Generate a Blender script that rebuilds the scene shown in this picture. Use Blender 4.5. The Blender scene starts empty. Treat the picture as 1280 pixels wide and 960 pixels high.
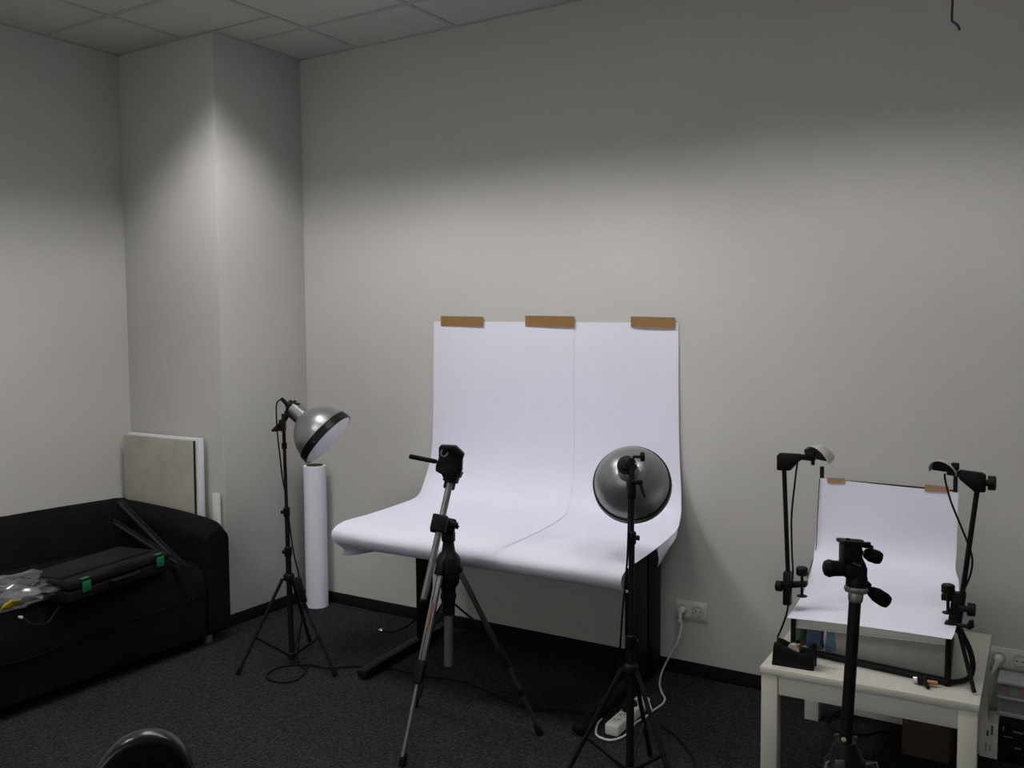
import bpy, bmesh, math, random
from mathutils import Vector as V, Matrix, noise
random.seed(7)
PI = math.pi
S = bpy.context.scene
COL = S.collection

# ---------------------------------------------------------------- camera, world, exposure
CAM = V((3.6926, -3.7598, 1.5324))
YAW, PITCH, ROLL, FPX = -.5581, .0645, -.0068, 1157.707
FW = V((math.sin(YAW)*math.cos(PITCH), math.cos(YAW)*math.cos(PITCH), -math.sin(PITCH)))
R0 = V((math.cos(YAW), -math.sin(YAW), 0)); U0 = R0.cross(FW)
RT = R0*math.cos(ROLL)+U0*math.sin(ROLL)
UP = -R0*math.sin(ROLL)+U0*math.cos(ROLL)
cd = bpy.data.cameras.new('camera'); cam = bpy.data.objects.new('camera', cd); COL.objects.link(cam)
cd.sensor_fit = 'HORIZONTAL'; cd.sensor_width = 36; cd.lens = 36*FPX/1280
cd.clip_start = .02
cam.matrix_world = Matrix(((RT.x, UP.x, -FW.x, CAM.x), (RT.y, UP.y, -FW.y, CAM.y), (RT.z, UP.z, -FW.z, CAM.z), (0, 0, 0, 1)))
S.camera = cam
w = bpy.data.worlds.new('world'); S.world = w; w.use_nodes = True
w.node_tree.nodes['Background'].inputs[0].default_value = (.5, .5, .5, 1)
w.node_tree.nodes['Background'].inputs[1].default_value = .05
S.view_settings.view_transform = 'Standard'; S.view_settings.look = 'None'
S.view_settings.gamma = 1; S.view_settings.use_curve_mapping = False
S.view_settings.exposure = 0.12
TUBE_POWER = 860.0         # strength of the small bulbs in the ceiling lamps
FILL_LIGHT = 1.1         # strength of the glow added behind the camera as fill
H = 2.97                   # ceiling height

# measuring helpers: the world point of a surface (a wall, the floor, a vertical plane, a depth) under a line of sight
def ray(x, y): return FW+RT*((x-640)/FPX)-UP*((y-480)/FPX)
def onZ(x, y, z): d = ray(x, y); return CAM+d*((z-CAM.z)/d.z)
def onY(x, y, Y): d = ray(x, y); return CAM+d*((Y-CAM.y)/d.y)
def onX(x, y, X): d = ray(x, y); return CAM+d*((X-CAM.x)/d.x)
def onD(x, y, D): return CAM+ray(x, y)*D

# ---------------------------------------------------------------- materials
def mat(name, col, rough=.6, metal=0, vary=.0, scale=20, bump=0, bscale=200, spec=.5, trans=0, alpha=1, emit=0, coat=0):
    m = bpy.data.materials.new(name); m.use_nodes = True
    nt = m.node_tree; b = nt.nodes['Principled BSDF']
    c = (*col, 1)
    b.inputs['Base Color'].default_value = c
    b.inputs['Roughness'].default_value = rough; b.inputs['Metallic'].default_value = metal
    b.inputs['Specular IOR Level'].default_value = spec
    b.inputs['Transmission Weight'].default_value = trans
    b.inputs['Alpha'].default_value = alpha
    b.inputs['Coat Weight'].default_value = coat
    if emit:
        b.inputs['Emission Color'].default_value = c; b.inputs['Emission Strength'].default_value = emit
    tc = nt.nodes.new('ShaderNodeTexCoord')
    if vary:
        n = nt.nodes.new('ShaderNodeTexNoise'); n.inputs['Scale'].default_value = scale; n.inputs['Detail'].default_value = 6
        r = nt.nodes.new('ShaderNodeValToRGB')
        r.color_ramp.elements[0].position = .3; r.color_ramp.elements[1].position = .7
        r.color_ramp.elements[0].color = (*[max(0, v*(1-vary)) for v in col], 1)
        r.color_ramp.elements[1].color = (*[min(1, v*(1+vary)) for v in col], 1)
        nt.links.new(tc.outputs['Object'], n.inputs['Vector']); nt.links.new(n.outputs['Fac'], r.inputs['Fac'])
        nt.links.new(r.outputs['Color'], b.inputs['Base Color'])
    if bump:
        n2 = nt.nodes.new('ShaderNodeTexNoise'); n2.inputs['Scale'].default_value = bscale; n2.inputs['Detail'].default_value = 4
        bp = nt.nodes.new('ShaderNodeBump'); bp.inputs['Strength'].default_value = bump; bp.inputs['Distance'].default_value = .01
        nt.links.new(tc.outputs['Object'], n2.inputs['Vector']); nt.links.new(n2.outputs['Fac'], bp.inputs['Height'])
        nt.links.new(bp.outputs['Normal'], b.inputs['Normal'])
    return m

M = {}
M['wall'] = mat('wall_paint', (.572, .565, .548), .85, vary=.012, scale=3, bump=.08, bscale=260, spec=.2)
M['ceiling'] = mat('mineral_tile', (.60, .59, .56), .9, vary=.03, scale=60, bump=.12, bscale=320, spec=.1)
M['grid'] = mat('grid_metal', (.46, .45, .43), .6)
M['base'] = mat('baseboard_black', (.009, .009, .010), .7, spec=.12)
M['paper'] = mat('backdrop_paper', (.82, .84, .97), .75, vary=.006, scale=2, spec=.25)
M['tape'] = mat('packing_tape', (.27, .155, .058), .4, vary=.08, scale=45, spec=.3)
M['tape2'] = mat('packing_tape_pale', (.36, .215, .125), .4, vary=.08, scale=45, spec=.3)
M['black'] = mat('black_plastic', (.008, .008, .0085), .42, vary=.2, scale=30, spec=.12)
M['blackmetal'] = mat('black_metal', (.008, .008, .0085), .38, vary=.2, scale=30, spec=.15)
M['rubber'] = mat('black_rubber', (.007, .007, .008), .7, spec=.1)
M['cable'] = mat('black_cable', (.007, .007, .007), .6, spec=.1)
M['silver'] = mat('silver_paint', (.29, .30, .30), .34, .65, vary=.05, scale=12)
M['darkalu'] = mat('dark_anodised_aluminium', (.035, .035, .037), .4, .4, vary=.1, scale=20)
M['alu'] = mat('grey_aluminium', (.19, .19, .195), .42, .7, vary=.08, scale=20)
M['chrome'] = mat('chrome', (.75, .75, .75), .18, 1)
M['steel'] = mat('dull_steel', (.55, .55, .53), .35, .9, vary=.05)
M['diff'] = mat('frosted_diffuser', (.74, .72, .76), .6, vary=.04, scale=40)
M['sofa'] = mat('black_cotton', (.0062, .0062, .0066), .95, vary=.25, scale=7, bump=.35, bscale=90, spec=.08)
M['white'] = mat('white_lacquer', (.65, .64, .585), .5, vary=.02, scale=6)
M['whiteplastic'] = mat('white_plastic', (.74, .73, .70), .4)
M['cream'] = mat('socket_plastic', (.66, .65, .61), .4)
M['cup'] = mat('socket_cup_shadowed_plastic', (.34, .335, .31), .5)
M['hole'] = mat('dark_hole', (.03, .03, .03), .8)
M['canvas'] = mat('raw_canvas', (.37, .355, .31), .8, vary=.10, scale=9, bump=.15, bscale=300)
M['greyboard'] = mat('grey_board', (.35, .345, .32), .8, vary=.04)
M['whiteboard'] = mat('white_foam_board', (.72, .72, .78), .6, vary=.02)
M['card'] = mat('cardboard', (.07, .05, .036), .85, vary=.1, scale=12)
M['green'] = mat('green_latch', (.008, .15, .05), .45)
M['casegrey'] = mat('case_dark_plastic', (.008, .0083, .0087), .5, vary=.15, scale=40, bump=.1, bscale=400, spec=.08)
M['yellow'] = mat('yellow_label', (.72, .58, .02), .5, vary=.12, scale=60)
M['blue'] = mat('blue_denim', (.085, .12, .23), .9, vary=.25, scale=30, bump=.2)
M['blue2'] = mat('pale_blue_denim', (.13, .21, .32), .9, vary=.25, scale=30, bump=.2)
M['red'] = mat('red_print', (.45, .09, .08), .6, vary=.1)
M['lime'] = mat('green_print', (.28, .40, .08), .6, vary=.1)
M['orange'] = mat('orange_print', (.55, .16, .06), .6, vary=.1)
M['palegreen'] = mat('bubble_green', (.25, .33, .16), .2)
M['plum'] = mat('plum_plastic', (.04, .03, .07), .5)
M['maroon'] = mat('maroon_plastic', (.09, .025, .03), .5)
M['purple'] = mat('purple_print', (.12, .08, .3), .6)
M['labelbrown'] = mat('brown_orange_label', (.22, .10, .05), .6)
M['copper'] = mat('copper', (.42, .22, .10), .45, .8)
M['pinknoise'] = mat('ink_grey', (.12, .12, .13), .7)
M['shade'] = mat('lamp_shade_grey', (.42, .41, .39), .45, vary=.03)
M['lampwhite'] = mat('lamp_reflector', (.35, .35, .35), .5, .2)
M['glass'] = mat('green_bottle_glass', (.12, .19, .12), .15, trans=.4, vary=.05)
M['oldtube'] = mat('weaker_bulb', (1.0, .974, .942), .5, emit=TUBE_POWER*.58)
M['tube'] = mat('fluorescent_tube', (1.0, .974, .942), .5, emit=TUBE_POWER)
M['fill_glow'] = mat('fill_pane_glow', (1.0, .975, .93), .5, emit=FILL_LIGHT)  # emission of the added fill panes on the unseen wall
M['glossblack'] = mat('glossy_black_plastic', (.009, .009, .010), .28, spec=.4)
M['clearlid'] = mat('cloudy_lid_plastic', (.5, .5, .53), .4, alpha=.8)
M['clearbox'] = mat('clear_storage_plastic', (.6, .61, .65), .25, alpha=.22)

def carpet():
    m = bpy.data.materials.new('carpet_charcoal'); m.use_nodes = True
    nt = m.node_tree; b = nt.nodes['Principled BSDF']
    tc = nt.nodes.new('ShaderNodeTexCoord')
    n = nt.nodes.new('ShaderNodeTexNoise'); n.inputs['Scale'].default_value = 120; n.inputs['Detail'].default_value = 3; n.inputs['Roughness'].default_value = .7
    r = nt.nodes.new('ShaderNodeValToRGB')
    e = r.color_ramp.elements
    e[0].position = .36; e[0].color = (.007, .0075, .009, 1); e[1].position = .68; e[1].color = (.046, .049, .057, 1)
    x = e.new(.5); x.color = (.020, .0215, .025, 1)
    nt.links.new(tc.outputs['Object'], n.inputs['Vector']); nt.links.new(n.outputs['Fac'], r.inputs['Fac'])
    nt.links.new(r.outputs['Color'], b.inputs['Base Color'])
    bp = nt.nodes.new('ShaderNodeBump'); bp.inputs['Strength'].default_value = .6; bp.inputs['Distance'].default_value = .004
    nt.links.new(n.outputs['Fac'], bp.inputs['Height']); nt.links.new(bp.outputs['Normal'], b.inputs['Normal'])
    b.inputs['Roughness'].default_value = .95; b.inputs['Specular IOR Level'].default_value = .1
    return m
M['carpet'] = carpet()

def bagmat():
    m = bpy.data.materials.new('clear_film'); m.use_nodes = True
    nt = m.node_tree; nt.nodes.clear()
    o = nt.nodes.new('ShaderNodeOutputMaterial'); mx = nt.nodes.new('ShaderNodeMixShader'); mx2 = nt.nodes.new('ShaderNodeMixShader')
    t = nt.nodes.new('ShaderNodeBsdfTransparent'); g = nt.nodes.new('ShaderNodeBsdfGlossy'); d = nt.nodes.new('ShaderNodeBsdfDiffuse')
    g.inputs['Roughness'].default_value = .06; g.inputs['Color'].default_value = (.9, .9, .95, 1)
    d.inputs['Color'].default_value = (.6, .6, .64, 1)
    mx.inputs[0].default_value = .20; mx2.inputs[0].default_value = .26
    nt.links.new(g.outputs[0], mx.inputs[1]); nt.links.new(d.outputs[0], mx.inputs[2])
    nt.links.new(t.outputs[0], mx2.inputs[1]); nt.links.new(mx.outputs[0], mx2.inputs[2])
    nt.links.new(mx2.outputs[0], o.inputs['Surface'])
    return m
M['film'] = bagmat()

# ---------------------------------------------------------------- mesh helpers
def BM(): return bmesh.new()
def box(bm, lo, hi, bev=0, seg=2, mtx=None):
    c = (V(lo)+V(hi))/2; s = V(hi)-V(lo)
    t = bmesh.new(); bmesh.ops.create_cube(t, size=1)
    for v in t.verts: v.co = V((v.co.x*s.x, v.co.y*s.y, v.co.z*s.z))
    if bev: bmesh.ops.bevel(t, geom=list(t.edges), offset=min(bev, min(s)*.49), segments=seg, profile=.5, affect='EDGES')
    for v in t.verts:
        v.co = v.co+c
        if mtx is not None: v.co = mtx @ v.co
    return merge(bm, t)
def merge(bm, t):
    t.verts.index_update(); vs = [bm.verts.new(v.co) for v in t.verts]
    for f in t.faces:
        try:
            g = bm.faces.new([vs[v.index] for v in f.verts]); g.smooth = f.smooth
        except ValueError: pass
    t.free(); return bm
def obox(bm, c, ax, ay, az, s, bev=.002, seg=2):
    """box centred on c with its own axes"""
    ax, ay, az = V(ax).normalized(), V(ay).normalized(), V(az).normalized()
    m = Matrix(((ax.x, ay.x, az.x, c[0]), (ax.y, ay.y, az.y, c[1]), (ax.z, ay.z, az.z, c[2]), (0, 0, 0, 1)))
    s = V(s)
    return box(bm, -s/2, s/2, bev, seg, m)
def ring(p, n, u, r, seg):
    b = n.cross(u)
    return [p+(u*math.cos(2*PI*i/seg)+b*math.sin(2*PI*i/seg))*r for i in range(seg)]
def tube(bm, pts, r, seg=10, caps=True):
    pts = [V(p) for p in pts]; n = len(pts)
    rs = r if isinstance(r, (list, tuple)) else [r]*n
    t0 = (pts[1]-pts[0]).normalized()
    u = t0.cross(V((0, 0, 1)))
    if u.length < .01: u = t0.cross(V((1, 0, 0)))
    u.normalize(); prev = None; rings = []
    for i in range(n):
        a = pts[max(i-1, 0)]; b = pts[min(i+1, n-1)]
        t = (b-a).normalized() if (b-a).length > 1e-9 else t0
        u = (u-t*u.dot(t)); u.normalize()
        rings.append([bm.verts.new(c) for c in ring(pts[i], t, u, rs[i], seg)])
    for i in range(n-1):
        for k in range(seg):
            f = bm.faces.new((rings[i][k], rings[i][(k+1) % seg], rings[i+1][(k+1) % seg], rings[i+1][k])); f.smooth = True
    if caps:
        bm.faces.new(rings[0][::-1]); bm.faces.new(rings[-1])
    return bm
def lathe(bm, p, axis, prof, seg=28, cap0=True, cap1=True):
    """prof: list of (distance along axis, radius)"""
    p = V(p); a = V(axis).normalized()
    u = a.cross(V((0, 0, 1)))
    if u.length < .01: u = a.cross(V((1, 0, 0)))
    u.normalize()
    rings = [[bm.verts.new(c) for c in ring(p+a*t, a, u, max(r, 1e-4), seg)] for t, r in prof]
    for i in range(len(rings)-1):
        for k in range(seg):
            f = bm.faces.new((rings[i][k], rings[i][(k+1) % seg], rings[i+1][(k+1) % seg], rings[i+1][k])); f.smooth = True
    if cap0: bm.faces.new(rings[0][::-1])
    if cap1: bm.faces.new(rings[-1])
    return bm
def prism(bm, poly, vec, bev=.002):
    vec = V(vec); t = bmesh.new()
    a = [t.verts.new(V(p)-vec/2) for p in poly]; b = [t.verts.new(V(p)+vec/2) for p in poly]
    n = len(poly)
    t.faces.new(a[::-1]); t.faces.new(b)
    for i in range(n): t.faces.new((a[i], a[(i+1) % n], b[(i+1) % n], b[i]))
    bmesh.ops.recalc_face_normals(t, faces=list(t.faces))
    if bev: bmesh.ops.bevel(t, geom=list(t.edges), offset=bev, segments=2, profile=.5, affect='EDGES')
    return merge(bm, t)
def smooth(pts, n=6):
    pts = [V(p) for p in pts]; out = []
    q = [pts[0]*2-pts[1]]+pts+[pts[-1]*2-pts[-2]]
    for i in range(1, len(q)-2):
        a, b, c, d = q[i-1:i+3]
        for k in range(n):
            t = k/n
            out.append(.5*((2*b)+(c-a)*t+(2*a-5*b+4*c-d)*t*t+(3*b-a-3*c+d)*t**3))
    out.append(pts[-1]); return out
def wpos(o):
    p = V((0, 0, 0))
    while o is not None: p += V(o.location); o = o.parent
    return p
def obj(name, bm, m, parent=None, base=None, sharp=35):
    """links the mesh (given in world coordinates) as ONE object"""
    bmesh.ops.recalc_face_normals(bm, faces=list(bm.faces))
    for f in bm.faces: f.smooth = True
    off = wpos(parent) if parent is not None else (V(base) if base is not None else None)
    if off is None:
        xs = [v.co for v in bm.verts]
        off = V(((min(c.x for c in xs)+max(c.x for c in xs))/2, (min(c.y for c in xs)+max(c.y for c in xs))/2, min(c.z for c in xs)))
    for v in bm.verts: v.co -= off
    me = bpy.data.meshes.new(name); bm.to_mesh(me); bm.free()
    try: me.set_sharp_from_angle(angle=math.radians(sharp))
    except Exception: pass
    me.materials.append(M[m] if isinstance(m, str) else m)
    o = bpy.data.objects.new(name, me); COL.objects.link(o)
    if parent is not None: o.parent = parent
    else: o.location = off
    return o
def thing(name, label, cat, loc, group=None):
    o = bpy.data.objects.new(name, None); COL.objects.link(o); o.location = V(loc); o.empty_display_size = .05
    o['label'] = label; o['category'] = cat
    if group: o['group'] = group
    return o
def tag(o, label, cat, group=None):
    o['label'] = label; o['category'] = cat
    if group: o['group'] = group
    return o
def struct(name, bm, m, parent=None):
    o = obj(name, bm, m, parent)
    if parent is None: o['kind'] = 'structure'
    return o

# ================================================================ THE ROOM
XL, XR, YF = -.74, 5.3, -5.6       # left wall, right wall, wall behind the camera
PD, PW = .5952, .74                # the boxed-in pillar in the corner
b = BM(); box(b, (XL-.1, YF-.1, -.08), (XR+.1, .1, 0)); floor = struct('floor', b, 'carpet')
b = BM(); box(b, (XL-.1, 0, 0), (XR+.1, .1, H+.2)); struct('wall_back', b, 'wall')
b = BM(); box(b, (XL-.1, YF, 0), (XL, 0, H+.2)); struct('wall_left', b, 'wall')
b = BM(); box(b, (XR, YF, 0), (XR+.1, 0, H+.2)); struct('wall_right', b, 'wall')
b = BM(); box(b, (XL-.1, YF-.1, 0), (XR+.1, YF, H+.2)); struct('wall_front', b, 'wall')
b = BM(); box(b, (XL, -PD, 0), (0, 0, H+.1), .004, 2); struct('wall_corner', b, 'wall')
# framed glowing panes added unseen behind the camera to lift the fill light
b = BM()
for lo, hi in (((.0, YF, .85), (4.9, YF+.05, .91)), ((.0, YF, 2.29), (4.9, YF+.05, 2.35)), ((.0, YF, .91), (.06, YF+.05, 2.29)), ((4.84, YF, .91), (4.9, YF+.05, 2.29)), ((1.6, YF, .91), (1.66, YF+.05, 2.29)), ((3.22, YF, .91), (3.28, YF+.05, 2.29))): box(b, lo, hi, .004)
fill_frame = struct('fill_panel_1', b, 'whiteplastic')
for x0_, x1_ in ((.06, 1.6), (1.66, 3.22), (3.28, 4.84)):
    b = BM(); box(b, (x0_, YF+.004, .91), (x1_, YF+.012, 2.29)); obj('pane', b, 'fill_glow', fill_frame)
def skirting(name, lo, hi):
    b = BM(); box(b, lo, hi, .003, 2); struct(name, b, 'base')
BH = .06
skirting('baseboard_back', (.012, -.012, 0), (XR, 0, BH))
skirting('baseboard_corner', (0, -PD-.012, 0), (.012, 0, BH))
skirting('baseboard_pillar', (XL, -PD-.012, 0), (0, -PD, BH))
skirting('baseboard_left', (XL, YF, 0), (XL+.012, -PD-.012, BH))
skirting('baseboard_right', (XR-.012, YF, 0), (XR, -.012, BH))

# suspended ceiling: slab above, metal grid, loose mineral tiles
b = BM(); box(b, (XL-.1, YF-.1, H+.2), (XR+.1, .1, H+.3)); ceiling = struct('ceiling', b, 'ceiling')
T = .625; GX0, GY0 = .417, -.3865
gx = [XL]+[GX0+T*n for n in range(-1, 8) if XL < GX0+T*n < XR-.05]+[XR]
gy = [0]+[GY0-T*n for n in range(0, 9) if GY0-T*n > YF+.05]+[YF]
def tile(x0, x1, y0, y1):
    b = BM(); g = .008
    box(b, (x0+g, y0+g, H+.004), (x1-g, y1-g, H+.019)); return obj('ceiling_tile', b, 'ceiling', ceiling)
lamps = []
for i in range(len(gx)-1):
    for j in range(len(gy)-1):
        x0, x1, y1, y0 = gx[i], gx[i+1], gy[j], gy[j+1]
        if x1 <= .001 and y0 >= -PD-.001: continue
        if (j == 2 and any(abs(x0-(GX0+T*q)) < .01 for q in (0, 2, 4))) or (j == 5 and abs(x0-GX0) < .01): lamps.append((x0, x1, y0, y1)); continue
        if x0 < 0 < x1 and y1 > -PD > y0:                # the tile cut round the corner of the pillar
            tile(x0, x1, y0, -PD)
            if x1 > .02: tile(0, x1, -PD, y1)
            continue
        if x0 < 0 < x1 and y0 >= -PD: x0 = 0
        if x1 <= .001 and y1 > -PD: y1 = -PD
        tile(x0, x1, y0, y1)
for x in gx[1:-1]:
    b = BM(); box(b, (x-.012, YF, H), (x+.012, -PD if x < 0 else 0, H+.006)); obj('grid_bar', b, 'grid', ceiling)
for y in gy[1:-1]:
    b = BM(); box(b, (0 if y > -PD else XL, y-.012, H+.0005), (XR, y+.012, H+.006)); obj('grid_bar', b, 'grid', ceiling)
for lo, hi in (((0, -.02, H), (XR, 0, H+.004)), ((0, -PD, H), (.02, 0, H+.004)), ((XL, -PD-.02, H), (.02, -PD, H+.004)), ((XL, YF, H), (XL+.02, -PD, H+.004))):
    b = BM(); box(b, lo, hi); obj('edge_strip', b, 'grid', ceiling)

# recessed louvre lamps (just above the frame): square grid of cells with a small bulb in each, which gives the sharp cut-off on the walls
def ceiling_lamp(x0, x1, y0, y1, label, m='tube'):
    cx, cy = (x0+x1)/2, (y0+y1)/2
    t = thing('ceiling_lamp', label, 'ceiling lamp', (cx, cy, H), 'recessed ceiling lamps')
    hw = .298; n = 6; ch = 2*hw/n; d = ch/2*.68
    b = BM()
    box(b, (cx-hw, cy-hw, H+.055), (cx+hw, cy+hw, H+.06))
    for s in (-1, 1):
        box(b, (cx+s*hw-.004, cy-hw, H-.002), (cx+s*hw+.004, cy+hw, H+.06))
        box(b, (cx-hw, cy+s*hw-.004, H-.002), (cx+hw, cy+s*hw+.004, H+.06))
    obj('lamp_housing', b, 'lampwhite', t)
    for k in range(1, n):
        q = -hw+ch*k
        b = BM(); box(b, (cx-hw, cy+q-.001, H), (cx+hw, cy+q+.001, H+.055)); obj('louvre', b, 'lampwhite', t)
        b = BM(); box(b, (cx+q-.001, cy-hw, H), (cx+q+.001, cy+hw, H+.055)); obj('louvre', b, 'lampwhite', t)
    bulb = None
    for k in range(n*n):
        p = V((cx-hw+ch*(k % n+.5), cy-hw+ch*(k//n+.5), H+d))
        if bulb is None:
            b = BM(); bmesh.ops.create_icosphere(b, subdivisions=1, radius=.008)
            for v in b.verts: v.co += p
            bulb = obj('bulb', b, m, t); p0 = p
        else:
            c = bulb.copy(); COL.objects.link(c); c.location = p-p0; c.parent = t
ceiling_lamp(*lamps[0], 'square louvred ceiling lamp flush in the ceiling near the corner pillar')
ceiling_lamp(*lamps[1], 'square louvred ceiling lamp flush in the ceiling nearest the camera')
ceiling_lamp(*lamps[2], 'square louvred ceiling lamp flush in the ceiling above the backdrop desk', 'oldtube')
ceiling_lamp(*lamps[3], 'square louvred ceiling lamp flush in the ceiling above the small white table', 'oldtube')

# ---------------------------------------------------------------- sockets on the back wall
def socket(x0, z0, label, plug_first=True):
    t = thing('wall_socket', label, 'socket', (x0+.0735, 0, z0))
    wdt, hgt = .147, .078
    b = BM(); box(b, (x0, -.011, z0), (x0+wdt, 0, z0+hgt), .004, 2); obj('frame', b, 'cream', t)
    for k in range(2):
        cx = x0+wdt*(.27+.46*k); cz = z0+hgt/2
        b = BM(); box(b, (cx-.030, -.0135, cz-.030), (cx+.030, -.010, cz+.030), .002, 2); ins = obj('insert', b, 'cream', t)
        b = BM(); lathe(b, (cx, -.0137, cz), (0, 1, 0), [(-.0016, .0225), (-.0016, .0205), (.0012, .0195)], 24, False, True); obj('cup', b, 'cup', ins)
        for s in (-1, 1):
            b = BM(); lathe(b, (cx+s*.0095, -.0146, cz), (0, 1, 0), [(0, .003), (.002, .003)], 8); obj('contact_hole', b, 'hole', ins)
            b = BM(); box(b, (cx-.004, -.0152, cz+s*.019-.0025), (cx+.004, -.0135, cz+s*.019+.0025)); obj('earth_clip', b, 'steel', ins)
    return t
socket(2.183, .2505, 'white double wall socket right of the black desk, white cord plugged into its left half')
socket(3.402, .264, 'white double wall socket at the right photo edge beside the small white table')

def plug(px, pz, label, drop):
    t = thing('power_plug', label, 'plug', (px, -.015, pz))
    b = BM(); lathe(b, (px, -.015, pz), (0, -1, 0), [(0, .0155), (.02, .015), (.026, .012), (.032, .008)], 18); obj('body', b, 'whiteplastic', t)
    b = BM(); tube(b, [(px, -.038, pz), V((px, -.040, pz))+V(drop)*.5, V((px, -.041, pz))+V(drop)], [.009, .0075, .0055], 10); obj('sleeve', b, 'whiteplastic', t)
    return t
plug(2.2225, .2895, 'white plug in the left half of the socket beside the black desk', (-.004, -.002, -.05))
plug(3.4415, .303, 'white plug in the socket beside the small white table', (-.018, -.01, -.05))

# ================================================================ BACKDROP DESK AND PAPER
desk = thing('desk', 'black desk with flat T shaped legs hidden under the white backdrop paper', 'desk', (1.62, -.43, 0))
b = BM(); prism(b, [V((1.03, -.80, .658)), V((2.298, -.79, .658)), V((2.225, -.10, .658)), V((1.03, -.10, .658))], (0, 0, .027), .003); obj('desk_top', b, 'black', desk)
def desk_leg(x, fx0, fx1, yc, w_):
    b = BM(); box(b, (x-.022, yc-w_, .05), (x+.022, yc-.005, .645), .006); box(b, (x-.022, yc+.005, .05), (x+.022, yc+w_, .645), .006)
    box(b, (x-.012, yc-w_*.9, .06), (x+.012, yc+w_*.9, .64)); l = obj('leg', b, 'black', desk)
    d = V((fx1-fx0, .66, 0)).normalized()
    c = V(((fx0+fx1)/2, -.43, .026))
    b = BM(); obox(b, c, d, d.cross(V((0, 0, 1))), (0, 0, 1), (.72, .05, .034), .008); obj('foot', b, 'black', l)
    for s in (-1, 1):
        b = BM(); lathe(b, (c.x+d.x*s*.33, c.y+d.y*s*.33, 0), (0, 0, 1), [(0, .018), (.010, .018), (.012, .012)], 14); obj('glide', b, 'rubber', l)
desk_leg(1.045, 1.055, .985, -.315, .04)
desk_leg(2.125, 2.115, 2.085, -.215, .14)
b = BM(); box(b, (1.06, -.33, .56), (2.115, -.30, .63), .003); obj('cross_beam', b, 'black', desk)

# cross-section of the hanging sheet as (left point, right point), from the wall over the desk and round the front fold
LEFT = [(.889, -.004, 1.549), (.886, -.006, 1.35), (.883, -.008, 1.15), (.880, -.011, .98), (.872, -.020, .86), (.862, -.040, .785), (.862, -.075, .73), (.885, -.13, .700), (.915, -.21, .688), (.945, -.35, .685), (.965, -.50, .685), (.980, -.65, .685), (.980, -.76, .685), (.974, -.815, .678), (.969, -.846, .660), (.966, -.856, .636), (.972, -.846, .612), (.978, -.825, .592), (.985, -.803, .570), (.968, -.790, .540)]
RIGHT = [(2.192, -.004, 1.534), (2.194, -.006, 1.34), (2.197, -.008, 1.14), (2.202, -.011, .98), (2.212, -.020, .865), (2.225, -.045, .790), (2.240, -.085, .735), (2.258, -.145, .703), (2.280, -.23, .688), (2.300, -.36, .683), (2.318, -.50, .681), (2.332, -.65, .680), (2.340, -.76, .679), (2.334, -.815, .672), (2.328, -.846, .655), (2.324, -.856, .633), (2.320, -.846, .610), (2.318, -.82, .590), (2.315, -.785, .580), (2.31, -.74, .578)]
Ls, Rs = smooth(LEFT, 4), smooth(RIGHT, 4)
def sheet(u0, u1, lift, n):
    bm = BM(); rows = []
    for i, (a, c) in enumerate(zip(Ls, Rs)):
        row = []
        for k in range(n+1):
            u = u0+(u1-u0)*k/n
            p = a.lerp(c, u)
            s = i/(len(Ls)-1)
            if s > .86:           # behind the fold the loose end only hangs at the left corner
                q = V((p.x, Rs[i].y, Rs[i].z)); f = max(0, 1-u/.17); f = f*f*(3-2*f); p = q.lerp(V((p.x, a.y, a.z)), f)
                if u > .93: p.z -= (u-.93)/.07*.012*(s-.86)/.14
            # slight waviness of loose paper
            p = p+V((0, -1, 0))*(.0025*math.sin(u*19+s*5)*(1 if s < .3 else 0))+V((0, 0, 1))*(.0025*math.sin(u*13+2)*(1 if .45 < s < .8 else 0))
            nrm = V((0, -1, 0)) if s < .22 else (V((0, -.7, .7)) if s < .4 else (V((0, 0, 1)) if s < .66 else (V((0, -1, 0)) if s < .85 else V((0, 0, -1)))))
            row.append(bm.verts.new(p+nrm*lift))
        rows.append(row)
    for i in range(len(rows)-1):
        for k in range(n): bm.faces.new((rows[i][k], rows[i][k+1], rows[i+1][k+1], rows[i+1][k]))
    return bm
def paper(name, bm, label, cat, th=.0008):
    o = obj(name, bm, 'paper', None, sharp=60); tag(o, label, cat)
    md = o.modifiers.new('thickness', 'SOLIDIFY'); md.thickness = th; md.offset = 0; es = o.modifiers.new('crisp', 'EDGE_SPLIT'); es.split_angle = math.radians(50)
    return o
US = .612
paper('backdrop_sheet', sheet(0, US, .0022, 26), 'wide white paper sheet taped to the wall and swept over the left of the desk', 'backdrop')
bm = sheet(US-.02, 1, 0, 18)
paper('backdrop_sheet', bm, 'narrow white paper sheet on the right of the desk, beside the wide sheet', 'backdrop')
# small loose flap hanging from the right edge next to the wall
flap = BM()
fl = [(2.262, -.175, .6945), (2.286, -.28, .6845), (2.303, -.40, .6795), (2.321, -.53, .6775)]
top = smooth(fl, 5); vs = []
for i, p in enumerate(top):
    f = i/(len(top)-1); dr = .006+.072*f**1.1
    vs.append((flap.verts.new(p), flap.verts.new(p+V((.010*math.sin(f*3), .012*f, -dr*.5))), flap.verts.new(p+V((-.012*f, .035*f, -dr)))))
for i in range(len(vs)-1):
    for k in range(2): flap.faces.new((vs[i][k], vs[i][k+1], vs[i+1][k+1], vs[i+1][k]))
o = paper('paper_flap', flap, 'small white paper flap hanging from the right edge of the backdrop near the wall', 'paper flap')

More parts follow.
